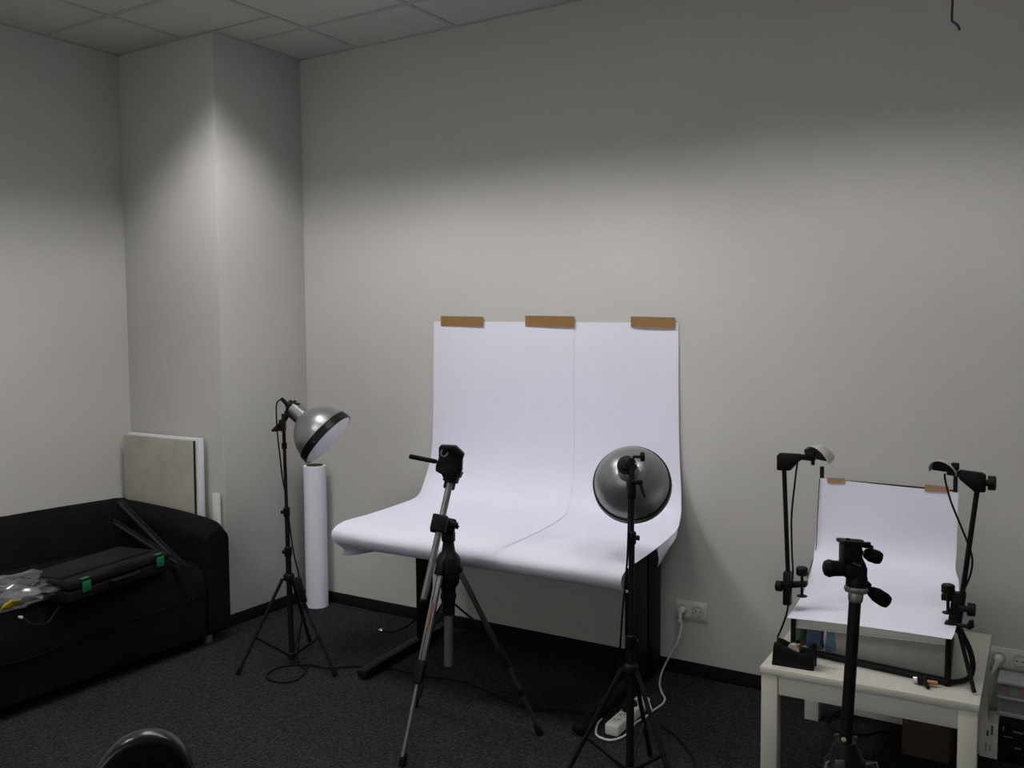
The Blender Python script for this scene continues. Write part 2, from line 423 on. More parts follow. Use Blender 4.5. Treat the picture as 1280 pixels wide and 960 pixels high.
def tapestrip(name, quad, m, label, group=None, n=8):
    """quad: four corners, top left, top right, bottom right, bottom left"""
    bm = BM(); q = [V(p) for p in quad]; top_, bot = [], []
    for k in range(n+1):
        u = k/n; top_.append(bm.verts.new(q[0].lerp(q[1], u))); bot.append(bm.verts.new(q[3].lerp(q[2], u)))
    t_ = .0004*(q[1]-q[0]).cross(q[3]-q[0]).normalized()
    back = [[bm.verts.new(v.co-t_) for v in row] for row in (top_, bot)]
    for k in range(n):
        bm.faces.new((top_[k], top_[k+1], bot[k+1], bot[k])); bm.faces.new((back[0][k], back[1][k], back[1][k+1], back[0][k+1]))
        bm.faces.new((top_[k], back[0][k], back[0][k+1], top_[k+1])); bm.faces.new((bot[k], bot[k+1], back[1][k+1], back[1][k]))
    for k in (0, n): bm.faces.new((top_[k], bot[k], back[1][k], back[0][k]))
    o = obj(name, bm, m, None, sharp=10); tag(o, label, 'tape', group)
    return o
def wall_tape(px, label):
    q = [onY(*px[0], -.0105), onY(*px[1], -.0105), onY(*px[2], -.0135), onY(*px[3], -.0135)]
    tapestrip('tape_strip', q, 'tape', label, 'brown tape on the large backdrop')
wall_tape([(551, 395), (604, 396), (604, 408), (551, 407)], 'brown tape strip at the top left corner of the large backdrop')
wall_tape([(656.5, 394.5), (718, 395.5), (718, 409), (656.5, 407.5)], 'longest brown tape strip, at the middle of the large backdrop top edge')
wall_tape([(788.5, 395.5), (844, 397), (844, 410.5), (788.5, 408.5)], 'brown tape strip at the top right corner of the large backdrop')

# ================================================================ PAPER ROLL IN THE CORNER
b0 = V((.138, -.096, 0)); ax = V((-.003, .004, 1)).normalized()
roll = thing('paper_roll', 'tall white paper roll standing upright in the room corner on a cardboard core', 'paper roll', b0)
b = BM(); lathe(b, b0, ax, [(0, .045), (0, .0605), (.772, .0605), (.774, .059), (.774, .045), (.70, .044)], 40, False, False); obj('roll', b, 'paper', roll)
b = BM(); lathe(b, b0, ax, [(.002, .0385), (.002, .0445), (.778, .0445), (.778, .0385), (.5, .0385)], 32, False, True); obj('core', b, 'card', roll)

# ================================================================ STUDIO LAMPS ON STANDS
def light_stand(label, base, top, hub_z, feet, collars, r=(.013, .0105, .008), ks=1):
    base, top = V(base), V(top)
    t = thing('light_stand', label, 'light stand', base)
    L = top.z
    def at(z): return base.lerp(top, z/L)
    z1, z2 = collars
    b = BM(); tube(b, [at(.02), at(z1)], r[0], 14); obj('lower_pole', b, 'blackmetal', t)
    b = BM(); tube(b, [at(z1-.02), at(z2)], r[1], 14); obj('middle_pole', b, 'blackmetal', t)
    b = BM(); tube(b, [at(z2-.02), top], r[2], 14); obj('upper_pole', b, 'blackmetal', t)
    for z, rr in ((z1, r[0]), (z2, r[1])):
        b = BM(); lathe(b, at(z-.022), top-base, [(0, rr+.002), (.004, rr+.0045), (.04, rr+.0045), (.044, rr+.001)], 16); c = obj('collar', b, 'black', t)
        q = at(z); s = (q-CAM).cross(V((0, 0, 1))).normalized()*ks
        b = BM(); lathe(b, q-s*.010, -s, [(0, .005), (.005, .005), (.006, .009), (.015, .009), (.017, .006)], 12); obj('clamp_knob', b, 'black', c)
    hub = at(hub_z)
    b = BM(); lathe(b, hub-V((0, 0, .022)), (0, 0, 1), [(0, .018), (.004, .024), (.022, .026), (.030, .022), (.034, .016)], 20); obj('leg_hub', b, 'black', t)
    lowc = at(.045)
    b = BM(); lathe(b, lowc-V((0, 0, .02)), (0, 0, 1), [(0, .014), (.004, .02), (.026, .02), (.03, .015)], 16); obj('brace_hub', b, 'black', t)
    for f in feet:
        f = V(f); d = V((f.x-base.x, f.y-base.y, 0)).normalized()
        p0 = hub+d*.03-V((0, 0, .008)); p1 = f+V((0, 0, .009))
        b = BM(); tube(b, [p0, p1], .0078, 10); l = obj('leg', b, 'blackmetal', t)
        b = BM(); tube(b, [p1+(p0-p1).normalized()*.03, p1, p1-(p0-p1).normalized()*.004], [.0098, .0098, .007], 10); obj('rubber_tip', b, 'rubber', l)
        mid = p0.lerp(p1, .62)
        b = BM(); tube(b, [lowc+d*.016, mid], .0055, 8); obj('brace', b, 'blackmetal', t)
        b = BM(); lathe(b, mid-d.cross(V((0, 0, 1)))*.010, d.cross(V((0, 0, 1))), [(0, .006), (.020, .006)], 10); obj('rivet', b, 'black', l)
    return t, at
def reflector(label, rim_c, axis, R, grp, knob_side):
    """bowl: rim centre, direction the mouth faces, rim radius"""
    a = V(axis).normalized(); rc = V(rim_c)
    DP = R*1.16                             # bowl depth
    apex = rc-a*DP
    t = thing('studio_lamp', label, 'lamp', apex-a*.06, grp)
    prof = [(-.066, .0300), (-.064, .0318), (0.0, .0365)]
    for k in range(1, 15):
        u = k/14; prof.append((.004+DP*.93*(1-math.cos(u*PI/2)) if False else DP*.93*(u**1.42), .0365+(R*.985-.0365)*math.sin(u*PI/2)**1.0))
    b = BM(); lathe(b, apex, a, prof, 44, True, False)
    prof2 = [(t_-.0 if i else t_, max(r_-.002, .001)) for i, (t_, r_) in enumerate(prof)][3:]
    o = obj('bowl', b, 'silver', t)
    b = BM(); lathe(b, apex, a, [(DP*.78, R*.95), (DP*.78, R*.998), (DP*.795, R*1.012), (DP*1.015, R*1.022), (DP*1.02, R*.99), (DP*.96, R*.97)], 44, False, False); band = obj('rim_band', b, 'blackmetal', t)
    for k in range(10):
        ang = 2*PI*k/10; u = a.cross(V((0, 0, 1))).normalized(); v = a.cross(u)
        q = apex+a*(DP*.93)+(u*math.cos(ang)+v*math.sin(ang))*R*1.018
        b = BM(); lathe(b, q, q-(apex+a*DP*.93), [(-.001, .003), (.0015, .003), (.002, .002)], 8); obj('rivet', b, 'alu', band)
    b = BM(); lathe(b, apex, a, [(DP*1.0, R*.995), (DP*1.03, R*.95), (DP*1.07, R*.75), (DP*1.095, R*.45), (DP*1.105, .001)], 40, True, False); obj('diffuser', b, 'diff', t)
    b = BM(); lathe(b, apex-a*.066, -a, [(-.004, .0325), (.006, .0335), (.009, .030), (.010, .022), (.024, .019), (.026, .012)], 24); obj('lamp_holder', b, 'black', t)
    s = a.cross(V((0, 0, 1))).normalized()*knob_side
    return t, apex, a, s

# --- left stand
b1 = V((.660, -.803, 0)); top1 = V((.600, -.765, 1.135))
feet1 = [(.560, -1.031, 0), (.935, -.817, 0), (.551, -.575, 0)]
st1, at1 = light_stand('black lamp stand at left, in front of the upright paper roll', b1, top1, .40, feet1, (.51, .69))
c = at1(.99); b = BM(); lathe(b, c-V((0, 0, .014)), (0, 0, 1), [(0, .012), (.028, .012)], 14); obj('collar', b, 'black', st1)
DL1 = (V((.63, -.78, 1.0))-CAM).dot(FW)
rim_m = onD(410, 549.5, DL1-.02)
axis1 = (RT*.75-UP*.66-FW*.10).normalized()
lamp1, ap1, a1, s1 = reflector('silver bowl lamp tilted down on the left stand, white diffuser facing right', rim_m, axis1, .137, 'studio lamps', 1)
# swivel bracket between the stand and the lamp
b = BM(); hb = onD(353, 532, DL1)
obox(b, hb, RT, FW, UP, (.030, .030, .050), .004)
hk = onD(366, 513, DL1); tube(b, [hb+UP*.015, onD(358, 520, DL1), hk], [.014, .013, .011], 10)
obj('swivel_bracket', b, 'black', lamp1)
b = BM(); obox(b, ap1-a1*.035+a1.cross(s1)*0-(UP*.75+RT*.66)*.036-FW*.01, a1, FW, a1.cross(FW), (.075, .03, .008), .002); obj('neck_bracket', b, 'black', lamp1)
b = BM(); tube(b, [onD(352, 529, DL1-.01), onD(340, 539, DL1-.01)], [.010, .006], 8); tube(b, [onD(349, 535, DL1-.01), onD(343, 538, DL1-.01)], [.013, .008], 8); obj('tilt_handle', b, 'black', lamp1)
b = BM(); tube(b, [onD(351.5, 498, DL1), onD(361, 507, DL1), onD(367, 511, DL1)], [.008, .010, .014], 10); obj('cord_grip', b, 'black', lamp1)
b = BM(); tube(b, [onD(363, 504, DL1-.02), onD(375, 505, DL1-.02)], [.006, .004], 8); obj('lock_lever', b, 'black', lamp1)

def cable(pts, r, m, name, label, n=8, cat='cable'):
    b = BM(); tube(b, smooth(pts, n), r, 8); o = obj(name, b, m); tag(o, label, cat); return o
FZ = .006
def fl(x, y, z=FZ): return onZ(x, y, z)
cord1 = [onD(351, 499, DL1), onD(346, 504, DL1-.01), onD(345.5, 520, DL1-.03), onD(347, 545, DL1-.03), onD(350.5, 575, DL1-.03), onD(353.5, 600, DL1-.03), onD(357, 618, DL1-.03), onD(360, 640, DL1-.03), onD(366, 685, DL1-.04), onD(372, 712, DL1-.05), onD(374, 722, DL1-.05)]
cable(cord1, .0035, 'cable', 'power_cable', 'thin black cord hanging from the left bowl lamp along its stand')
cord_b = [onD(380, 752, DL1-.05), onD(377, 775, DL1-.05), onD(374, 800, DL1-.05), onD(372, 825, DL1-.05), fl(381, 836), fl(387, 829), fl(374, 848), fl(352, 853), fl(334, 848), fl(338, 839), fl(355, 833), fl(385, 831), fl(410, 835), fl(447, 833), fl(490, 836), fl(528, 845), fl(570, 850), fl(605, 862), fl(640, 879), fl(672, 887), fl(705, 887), fl(738, 893)]
cable(cord_b, .0035, 'cable', 'power_cable', 'black cord looped on the carpet at the left stand and running right under the desk', 6)
b = BM(); obox(b, onD(376.5, 737, DL1-.05), ray(381, 752)-ray(373, 722), RT, FW, (.115, .026, .022), .006)
inl = obj('cord_switch', b, 'black'); tag(inl, 'black in-line switch hanging on the cord of the left lamp', 'switch')

# --- right stand, lamp seen from behind
b2 = V((2.427, -1.007, 0)); top2 = V((2.401, -.932, 1.05))
feet2 = [(2.410, -.800, 0), (2.235, -1.115, 0), (2.640, -1.095, 0)]
st2, at2 = light_stand('black lamp stand before the right end of the backdrop, white power strip behind it', b2, top2, .385, feet2, (.47, .815), ks=-1)
DL2 = (V((2.40, -.93, 1.0))-CAM).dot(FW)
axis2 = (FW*.90-UP*.40+RT*.20).normalized()
rim2 = onD(790.5, 607, DL2+.235)
lamp2, ap2, a2, s2 = reflector('bowl lamp seen from behind, turned to the backdrop on the right stand', rim2, axis2, .1385, 'studio lamps', 1)
hc = ap2-a2*.10
b = BM(); tp = onD(789, 613, DL2)
obox(b, tp, RT, FW, UP, (.030, .032, .060), .004); obox(b, onD(789.5, 590, DL2-.0), RT, FW, UP, (.016, .02, .085), .004)
tube(b, [onD(789, 572, DL2), onD(789, 586, DL2)], .011, 12); tube(b, [onD(789, 578, DL2-.01), hc+a2*.03], [.012, .018], 12); obj('swivel_bracket', b, 'black', lamp2)
b = BM(); tube(b, [onD(791, 571, DL2-.01), onD(801, 571, DL2-.01)], .005, 8); lathe(b, onD(800.5, 571, DL2-.01), RT, [(0, .014), (.002, .016), (.012, .016), (.014, .013)], 16); obj('tilt_knob', b, 'black', lamp2)
b = BM(); tube(b, [onD(789, 602.5, DL2-.015), onD(803, 603, DL2-.015)], [.008, .009], 10); tube(b, [onD(800, 604, DL2-.015), onD(806, 622, DL2-.03)], [.006, .005], 8); obj('lock_lever', b, 'black', lamp2)
for q in ((794.2, 580), (782, 593)):
    b = BM(); lathe(b, onD(*q, DL2+.028), -FW, [(0, .006), (.006, .006), (.009, .003)], 12); obj('screw', b, 'chrome', lamp2)
cord2 = [onD(786, 625, DL2-.02), onD(785.5, 660, DL2-.02), onD(784, 700, DL2-.02), onD(780, 745, DL2-.02), onD(777, 780, DL2-.01), onD(775, 812, DL2+.02), onZ(771, 850, .20), onZ(768, 875, .12), onZ(766, 893, .065)]
cable(cord2, .0035, 'cable', 'power_cable', 'black cord hanging from the right bowl lamp down to the power strip')
cable([fl(826, 905), fl(832, 911), fl(846, 921), fl(858, 935), fl(866, 948), fl(872, 965), fl(878, 990)], .0035, 'cable', 'power_cable', 'black cord curving over the carpet right of the right lamp stand')

# ================================================================ POWER STRIP AND WHITE CABLE
A = onZ(764, 921, 0); B = onZ(805, 884, 0); d = (B-A).normalized(); sd = V((d.y, -d.x, 0))
A0 = A; Lp = (B-A).length
strip = thing('power_strip', 'white multi-socket power strip on the carpet behind the right lamp stand', 'power strip', (A+B)/2)
b = BM(); obox(b, (A+B)/2+V((0, 0, .024)), d, sd, (0, 0, 1), (Lp, .056, .044), .008, 3); obj('body', b, 'whiteplastic', strip)
for k in range(5):
    p = A+d*(.05+(Lp-.10)*k/4)+V((0, 0, .0462))
    b = BM(); lathe(b, p, (0, 0, 1), [(0, .020), (.0012, .020), (.0012, .018), (-.0005, .017)], 20, True, True); o = obj('outlet', b, 'cream', strip)
    for s in (-1, 1):
        b = BM(); lathe(b, p+(d*.7+sd*.7)*s*.008+V((0, 0, .0002)), (0, 0, 1), [(0, .0032), (.0012, .0032)], 8); obj('contact_hole', b, 'hole', o)
p = A+d*.14+V((0, 0, .0475))
pl = thing('power_plug', 'black plug pushed into the near end of the white power strip', 'plug', p)
b = BM(); lathe(b, p, (0, 0, 1), [(0, .017), (.012, .017), (.018, .012), (.02, .007)], 16); obj('body', b, 'black', pl)
b = BM(); tube(b, smooth([p+V((0, 0, .012)), p-d*.02+sd*.015+V((0, 0, .014)), p-d*.03+sd*.034+V((0, 0, -.01))], 4), .006, 8); obj('sleeve', b, 'black', pl)
p2 = A+d*.20+V((0, 0, .0475))
pl = thing('power_plug', 'second black plug in the power strip, further from the camera', 'plug', p2)
b = BM(); lathe(b, p2, (0, 0, 1), [(0, .017), (.012, .017), (.018, .011)], 16); obj('body', b, 'black', pl)
wc = [onY(852.5, 775, -.041), onY(851.5, 785, -.045), onY(847, 802, -.06), fl(837, 820, .09), fl(829, 836, .03), fl(826, 845), fl(824.5, 855), fl(827, 865), fl(831, 873), fl(828, 880), fl(815, 889), fl(806, 897), fl(795, 903), fl(788, 912), fl(780, 920), fl(766, 925), fl(753, 923), fl(745, 917), fl(747, 905), fl(752, 898)]
cable(wc, .0042, 'whiteplastic', 'power_cable', 'white cord from the wall socket down to the carpet, looping round the power strip', 6)
b = BM(); q0 = fl(806.5, 872, .05); q1 = fl(812.5, 889, .012)
obox(b, (q0+q1)/2, q1-q0, RT, (q1-q0).cross(RT), ((q1-q0).length, .020, .020), .004); o = obj('cord_switch', b, 'whiteplastic'); tag(o, 'small white cord switch leaning beside the right lamp stand legs', 'switch')
# small plug lying alone under the desk
q = onZ(476, 788, .012)
pl = thing('loose_plug', 'small chrome plug on a thin cable lying on the carpet under the desk', 'plug', q)
b = BM(); lathe(b, q, RT, [(-.012, .006), (0, .012), (.008, .012), (.012, .006)], 12); obj('tip', b, 'chrome', pl)
b = BM(); tube(b, smooth([q+RT*.01, onZ(488, 790, .004), onZ(502, 786, .004), onZ(515, 778, .004), onZ(520, 772, .004)], 6), .003, 6); obj('cord', b, 'cable', pl)

# ================================================================ VIDEO TRIPOD IN THE MIDDLE
TC = V((1.684, -1.012, 0)); DT = (V((1.684, -1.012, .6))-CAM).dot(FW)
vt = thing('tripod', 'grey aluminium tripod with slanted column and pan handle, in front of the backdrop', 'tripod', TC)
def T3(x, y, dd=0): return onD(x, y, DT+dd)
b = BM(); tube(b, [T3(560.5, 832), T3(560.5, 752)], .0165, 16); obj('lower_column', b, 'alu', vt)
b = BM(); lathe(b, T3(560.5, 768), UP, [(0, .017), (.0, .024), (.05, .026), (.07, .03), (.075, .026), (.10, .028), (.115, .038), (.15, .046), (.205, .047), (.222, .038), (.235, .026), (.27, .021), (.275, .026), (.305, .026), (.31, .02)], 22)
obj('shoulder', b, 'black', vt)
b = BM(); lathe(b, T3(560.5, 752), UP, [(.012, .0275), (.014, .0295), (.03, .0295), (.032, .0275)], 22, False, False); obj('collar_ring', b, 'casegrey', vt)
# slanted column through its clamp
sl = (T3(565, 592)-T3(529.5, 752, -.16)).normalized()
b = BM(); tube(b, [T3(529, 752, -.16), T3(565, 592)], .0125, 16); obj('slanted_column', b, 'alu', vt)
b = BM(); lathe(b, T3(529, 752, -.16), -sl, [(-.008, .0135), (.001, .0135), (.002, .011)], 14); obj('end_cap', b, 'black', vt)
b = BM(); cl = T3(549, 655, -.06); side = sl.cross(FW).normalized()
obox(b, cl, sl, side, sl.cross(side), (.062, .058, .06), .006); obox(b, T3(558, 656, -.01), sl, side, sl.cross(side), (.05, .07, .045), .008); obj('column_clamp', b, 'black', vt)
b = BM(); lathe(b, T3(562, 656, -.02), RT, [(0, .012), (.004, .017), (.018, .017), (.02, .010), (.03, .010), (.032, .007)], 16); tube(b, [T3(566, 655, -.02), T3(573, 660, -.02)], [.006, .008], 8); obj('clamp_knob', b, 'black', vt)
# pan head
hd = (T3(565, 592)-T3(551, 650)).normalized(); hr = hd.cross(FW).normalized()*-1
hb = T3(562.5, 604)
if hr.dot(RT) < 0: hr = -hr
b = BM(); lathe(b, hb, hd, [(-.022, .019), (-.020, .022), (.004, .022), (.006, .030), (.026, .031), (.030, .036), (.050, .040)], 18); obj('head_base', b, 'black', vt)
b = BM(); lathe(b, T3(562.5, 589), FW, [(-.04, .020), (-.036, .030), (.03, .036), (.036, .026)], 20)
prism(b, [T3(549, 558), T3(556, 556), T3(570, 557), T3(580, 566), T3(578.5, 575), T3(578, 588), T3(574, 596), T3(552, 592), T3(545, 588), T3(545.5, 580), T3(549, 572)], FW*.058, .004); obj('pan_head', b, 'black', vt)
b = BM(); prism(b, [T3(549.5, 562, -.02), T3(551, 556, -.02), T3(570, 557, -.02), T3(580.5, 567, -.02), T3(579.5, 572, -.02), T3(567, 563, -.02), T3(556, 562, -.02)], FW*.07, .003); obj('quick_release_plate', b, 'casegrey', vt)
b = BM(); tube(b, smooth([T3(553, 562, -.055), T3(551, 568, -.058), T3(556, 570.5, -.06), T3(560, 566, -.055)], 4), .0028, 8); obj('release_lever', b, 'alu', vt)
b = BM(); tube(b, [T3(547, 586, -.05), T3(558, 591, -.06)], [.006, .005], 8); obj('lock_lever', b, 'casegrey', vt)
b = BM(); tube(b, [T3(548, 577.5), T3(545, 577), T3(530, 574)], .006, 10); hdl = obj('pan_handle', b, 'black', vt)
b = BM(); tube(b, [T3(545, 577), T3(514, 570.8), T3(511.5, 570.3)], [.0088, .0092, .008], 12); obj('handle_grip', b, 'rubber', hdl)
# legs: upper flat section, lower round section, foot
LH = .640
for f, up_m in (((1.702, -1.313, 0), 'alu'), ((1.992, -.850, 0), 'blackmetal'), ((1.425, -.885, 0), 'blackmetal')):
    f = V(f); dd = V((f.x-TC.x, f.y-TC.y, 0)).normalized(); sdv = dd.cross(V((0, 0, 1)))
    p0 = TC+dd*.038+V((0, 0, LH)); p1 = f+V((0, 0, .012))
    ld = (p1-p0).normalized(); nn = ld.cross(sdv)
    def al(t): return p0.lerp(p1, t)
    b = BM(); obox(b, p0-ld*.0+V((0, 0, .0)), ld, sdv, nn, (.06, .034, .03), .006); obj('leg_hinge', b, 'black', vt)
    b = BM(); Lh = (p1-p0).length
    for s in (-1, 1):
        m_ = al(.28); obox(b, m_+sdv*s*.009, ld, sdv, nn, (Lh*.50, .009, .016), .003)
    obox(b, al(.28), ld, sdv, nn, (Lh*.48, .012, .008), .001)
    l = obj('leg', b, 'alu' if up_m == 'alu' else 'darkalu', vt)
    b = BM(); obox(b, al(.55), ld, sdv, nn, (.085, .034, .026), .005); obj('leg_lock', b, 'black', l)
    b = BM(); tube(b, [al(.56), al(.97)], .0085, 12); obj('lower_leg', b, 'alu' if up_m == 'alu' else 'darkalu', l)
    b = BM(); obox(b, al(.76)-sdv*.004, ld, sdv, nn, (.03, .026, .02), .004); obj('lower_lock', b, 'black', l) if up_m != 'alu' else b.free()
    b = BM(); lathe(b, p1-V((0, 0, .012)), (p0-p1), [(0, .012), (.006, .014), (.03, .0125), (.045, .0105)], 14); obj('rubber_foot', b, 'rubber', l)
    if up_m == 'alu':
        b = BM(); obox(b, al(.26)-nn*.0085+ld*.0, ld, sdv, nn, (.085, .008, .0012), 0); o = obj('label_strip', b, 'labelbrown', l); o['label'] = 'orange printed strip'
        b = BM(); obox(b, al(.64)-sdv*.018, ld, sdv, nn, (.05, .014, .012), .003); obj('lock_lever', b, 'black', l)
    # spreader arm to the lower collar
    b = BM(); cc = TC+V((0, 0, .50))+dd*.02; tube(b, [cc, al(.42)], .0045, 8); obj('spreader', b, 'black', vt)

# ================================================================ SMALL WHITE TABLE
ZT = .42
FLc, FRc, BRc = V((2.816, -.845, 0)), V((3.453, -.823, 0)), V((3.394, -.198, 0))
tu = (FRc-FLc).normalized(); tv = V((-tu.y, tu.x, 0)); TW = (FRc-FLc).length; TD = .70
FLc = FLc-tu*.003
def tb(a, c, z): return FLc+tu*a+tv*c+V((0, 0, z))
tbl = thing('side_table', 'low square white wooden table at right, carrying the miniature photo set', 'table', tb(TW/2, TD/2, 0))
b = BM(); obox(b, tb(TW/2, TD/2, ZT-.011), tu, tv, (0, 0, 1), (TW, TD, .022), .002); obj('table_top', b, 'white', tbl)
LG = .052
for a in (LG/2+.004, TW-LG/2-.004):
    for c_ in (LG/2+.004, TD-LG/2-.004):
        b = BM(); obox(b, tb(a, c_, (ZT-.022)/2), tu, tv, (0, 0, 1), (LG, LG, ZT-.022), .002); obj('leg', b, 'white', tbl)
for c_ in (.018, TD-.018):
    b = BM(); obox(b, tb(TW/2, c_, ZT-.022-.032), tu, tv, (0, 0, 1), (TW-2*LG-.01, .018, .064), .001); obj('apron', b, 'white', tbl)
for a in (.018, TW-.018):
    b = BM(); obox(b, tb(a, TD/2, ZT-.022-.032), tu, tv, (0, 0, 1), (.018, TD-2*LG-.01, .064), .001); obj('apron', b, 'white', tbl)

# ---------------------------------------------------------------- miniature shooting table
FLp, FRp, BLp, BRp = V((2.868, -.655, ZT)), V((3.352, -.712, ZT)), V((2.852, -.22, ZT)), V((3.313, -.275, ZT))
stb = thing('shooting_table', 'black tubular frame of the miniature shooting table on the white table', 'photo frame', (FLp+FRp+BLp+BRp)/4)
def zz(p, z): return V((p.x, p.y, z))
PL_, PR_ = .550, .590       # height of the sheet at the front left / right
for p, z in ((FLp, PL_-.004), (FRp, PR_-.004)):
    b = BM(); tube(b, [zz(p, ZT), zz(p, z)], .0085, 12); lathe(b, zz(p, ZT), (0, 0, 1), [(0, .010), (.012, .010)], 12); obj('front_post', b, 'blackmetal', stb)
for p, z in ((BLp, .992), (BRp, 1.040)):
    b = BM(); obox(b, zz(p, (ZT+z)/2), (1, 0, 0), (0, 1, 0), (0, 0, 1), (.014, .012, z-ZT), .002); obj('back_post', b, 'black', stb)
b = BM(); tube(b, [zz(FLp, ZT+.0115), zz(FRp, ZT+.0115)], .0115, 12); obj('front_rail', b, 'blackmetal', stb)
for p, q in ((FLp, BLp), (FRp, BRp)):
    b = BM(); tube(b, [zz(p, ZT+.0095), zz(q, ZT+.0095)], .0085, 10); obj('side_rail', b, 'blackmetal', stb)
b = BM(); tube(b, [zz(BLp, .945), zz(BRp, .950)], .0028, 8); obj('top_rod', b, 'blackmetal', stb)
# curved strut at the right
cs = [onY(1192, 772, -.62), onY(1203, 793, -.62), onY(1212, 812, -.63), onY(1216, 830, -.64), onY(1213, 845, -.65), onY(1203, 851, -.68), onY(1184, 853, -.712)]
b = BM(); tube(b, smooth(cs, 5), .0085, 10); obj('curved_strut', b, 'blackmetal', stb)
b = BM(); r0 = onY(1196, 778, -.66); r1 = onZ(1218, 866, ZT+.008); tube(b, [r0, r1], .0065, 10); obj('strut', b, 'blackmetal', stb)
# white support board with a lip under the sheet
b = BM(); lipz = .036
prism(b, [zz(FLp, PL_-.008)+V((.008, .012, 0)), zz(FRp, PR_-.006)+V((-.009, .012, 0)), zz(FRp, PR_-.006-lipz)+V((-.009, .012, 0)), zz(FLp, PL_-.008-lipz)+V((.008, .012, 0))], (.001, .006, 0), .001)
prism(b, [zz(FLp, PL_-.006)+V((.008, .012, 0)), zz(FRp, PR_-.004)+V((-.009, .012, 0)), zz(BRp, PR_-.002)+V((-.01, -.09, 0)), zz(BLp, PL_+.004)+V((.01, -.09, 0))], (0, 0, .003), .0005)
obj('support_board', b, 'whiteplastic', stb)
b = BM(); tube(b, [zz(FLp, PL_-.010-lipz)+V((.008, .010, 0)), zz(FRp, PR_-.008-lipz)+V((-.009, .010, 0))], .004, 8); obj('lip_edge', b, 'whiteplastic', stb)
b = BM(); g0, g1 = V((2.995, -.64, ZT)), V((3.340, -.680, ZT))
prism(b, [g0+V((0, 0, .001)), g1+V((0, 0, .001)), g1+V((0, 0, .135)), g0+V((0, 0, .105))], (.001, .008, 0), .001); o = obj('back_panel', b, 'greyboard', stb); o['label'] = 'plain grey panel under the sheet'

# the small white sheet
MLp = [(1025, 597.5, BLp.y-.012), (1023.5, 620, BLp.y-.013), (1022, 645, BLp.y-.016), (1020.5, 668, BLp.y-.022), (1018, 688, BLp.y-.045)]
ML = [onY(*q) for q in MLp]+[V((2.850, -.335, .640)), V((2.852, -.42, .590)), V((2.855, -.52, .566)), V((2.860, -.62, .556)), V((2.862, -.70, .552)), V((2.863, -.712, .551))]
MRp = [(1198, 616, BRp.y-.012), (1197.3, 640, BRp.y-.013), (1196.5, 665, BRp.y-.016), (1195.5, 690, BRp.y-.022), (1194.5, 712, BRp.y-.045)]
MR = [onY(*q) for q in MRp]+[V((3.342, -.385, .662)), V((3.352, -.47, .628)), V((3.360, -.57, .610)), V((3.368, -.67, .600)), V((3.370, -.745, .592)), V((3.366, -.765, .583))]
ms, mr = smooth(ML, 4), smooth(MR, 4)
bm = BM(); rows = []
for a_, c_ in zip(ms, mr):
    rows.append([bm.verts.new(a_.lerp(c_, k/18)+V((0, 0, .004*math.sin(k/18*PI)*(1 if a_.z < .6 else 0)))) for k in range(19)])
for i in range(len(rows)-1):
    for k in range(18): bm.faces.new((rows[i][k], rows[i][k+1], rows[i+1][k+1], rows[i+1][k]))
paper('paper_sweep', bm, 'small white paper sheet curving down the miniature set on the white table', 'backdrop')
def mini_tape(px, label, y0, y1):
    pr = []
    tapestrip('tape_strip', [onY(px[0][0], px[0][1], y0), onY(px[1][0], px[1][1], y1), onY(px[2][0], px[2][1], y1-.001), onY(px[3][0], px[3][1], y0-.001)], 'tape2', label, 'tape on the small sheet')
def ym(x): return (BLp.y-.0165)+(BRp.y-BLp.y)*(x-1025)/173.0
mini_tape([(1034, 597), (1056, 598), (1056, 604.5), (1034, 603.5)], 'brown tape strip at the top left of the small white sheet', ym(1034), ym(1056))
mini_tape([(1156, 605.5), (1187, 608.5), (1187, 615.5), (1156, 614)], 'brown tape strip at the top right of the small white sheet', ym(1156), ym(1187))

# ---------------------------------------------------------------- two small clamp lamps on the set
def hood(cen, front, R, parent, pitch=.42):
    """quarter-sphere shade, open to the front and below"""
    f = V((front[0], front[1], 0)).normalized(); s = f.cross(V((0, 0, 1))); upv = V((0, 0, 1))
    rotm = Matrix.Rotation(-pitch, 4, s)
    def tw(p): return cen+(rotm @ (p-cen))
    bm = BM(); n, k = 14, 10; grid = []
    for i in range(n+1):
        a = PI*i/n                          # from one side over the top to the other side
        row = []
        for j in range(k+1):
            e = PI/2*j/k
            p = cen+s*(math.cos(a)*math.cos(e)*R)+upv*(math.sin(a)*math.cos(e)*R*.95)-f*(math.sin(e)*R*.95)
            p.z = max(p.z, cen.z)
            row.append(bm.verts.new(tw(p)))
        grid.append(row)
    for i in range(n):
        for j in range(k):
            try: bm.faces.new((grid[i][j], grid[i+1][j], grid[i+1][j+1], grid[i][j+1]))
            except ValueError: pass
    bmesh.ops.remove_doubles(bm, verts=list(bm.verts), dist=.0003)
    o = obj('lamp_shade', bm, 'shade', parent, sharp=70)
    md = o.modifiers.new('thickness', 'SOLIDIFY'); md.thickness = .002; md.offset = -1; es = o.modifiers.new('crisp', 'EDGE_SPLIT'); es.split_angle = math.radians(50)
    bm = BM(); t2 = []
    for rr, off in ((R*.88, .012), (R*.88, .018)):
        t2.append([bm.verts.new(tw(cen-f*off+s*(math.cos(PI*i/16)*rr)+upv*(math.sin(PI*i/16)*rr*.93))) for i in range(17)])
    for i in range(16): bm.faces.new((t2[0][i], t2[0][i+1], t2[1][i+1], t2[1][i]))
    bm.faces.new(t2[0]); bm.faces.new(t2[1][::-1]); bm.faces.new((t2[0][0], t2[1][0], t2[1][16], t2[0][16]))
    obj('lamp_plate', bm, 'black', parent)
YA = -.64
cl1 = thing('clamp_lamp', 'small grey hooded clamp lamp on the left pole of the miniature set', 'lamp', onY(985, 757, YA), 'clamp lamps on the miniature set')
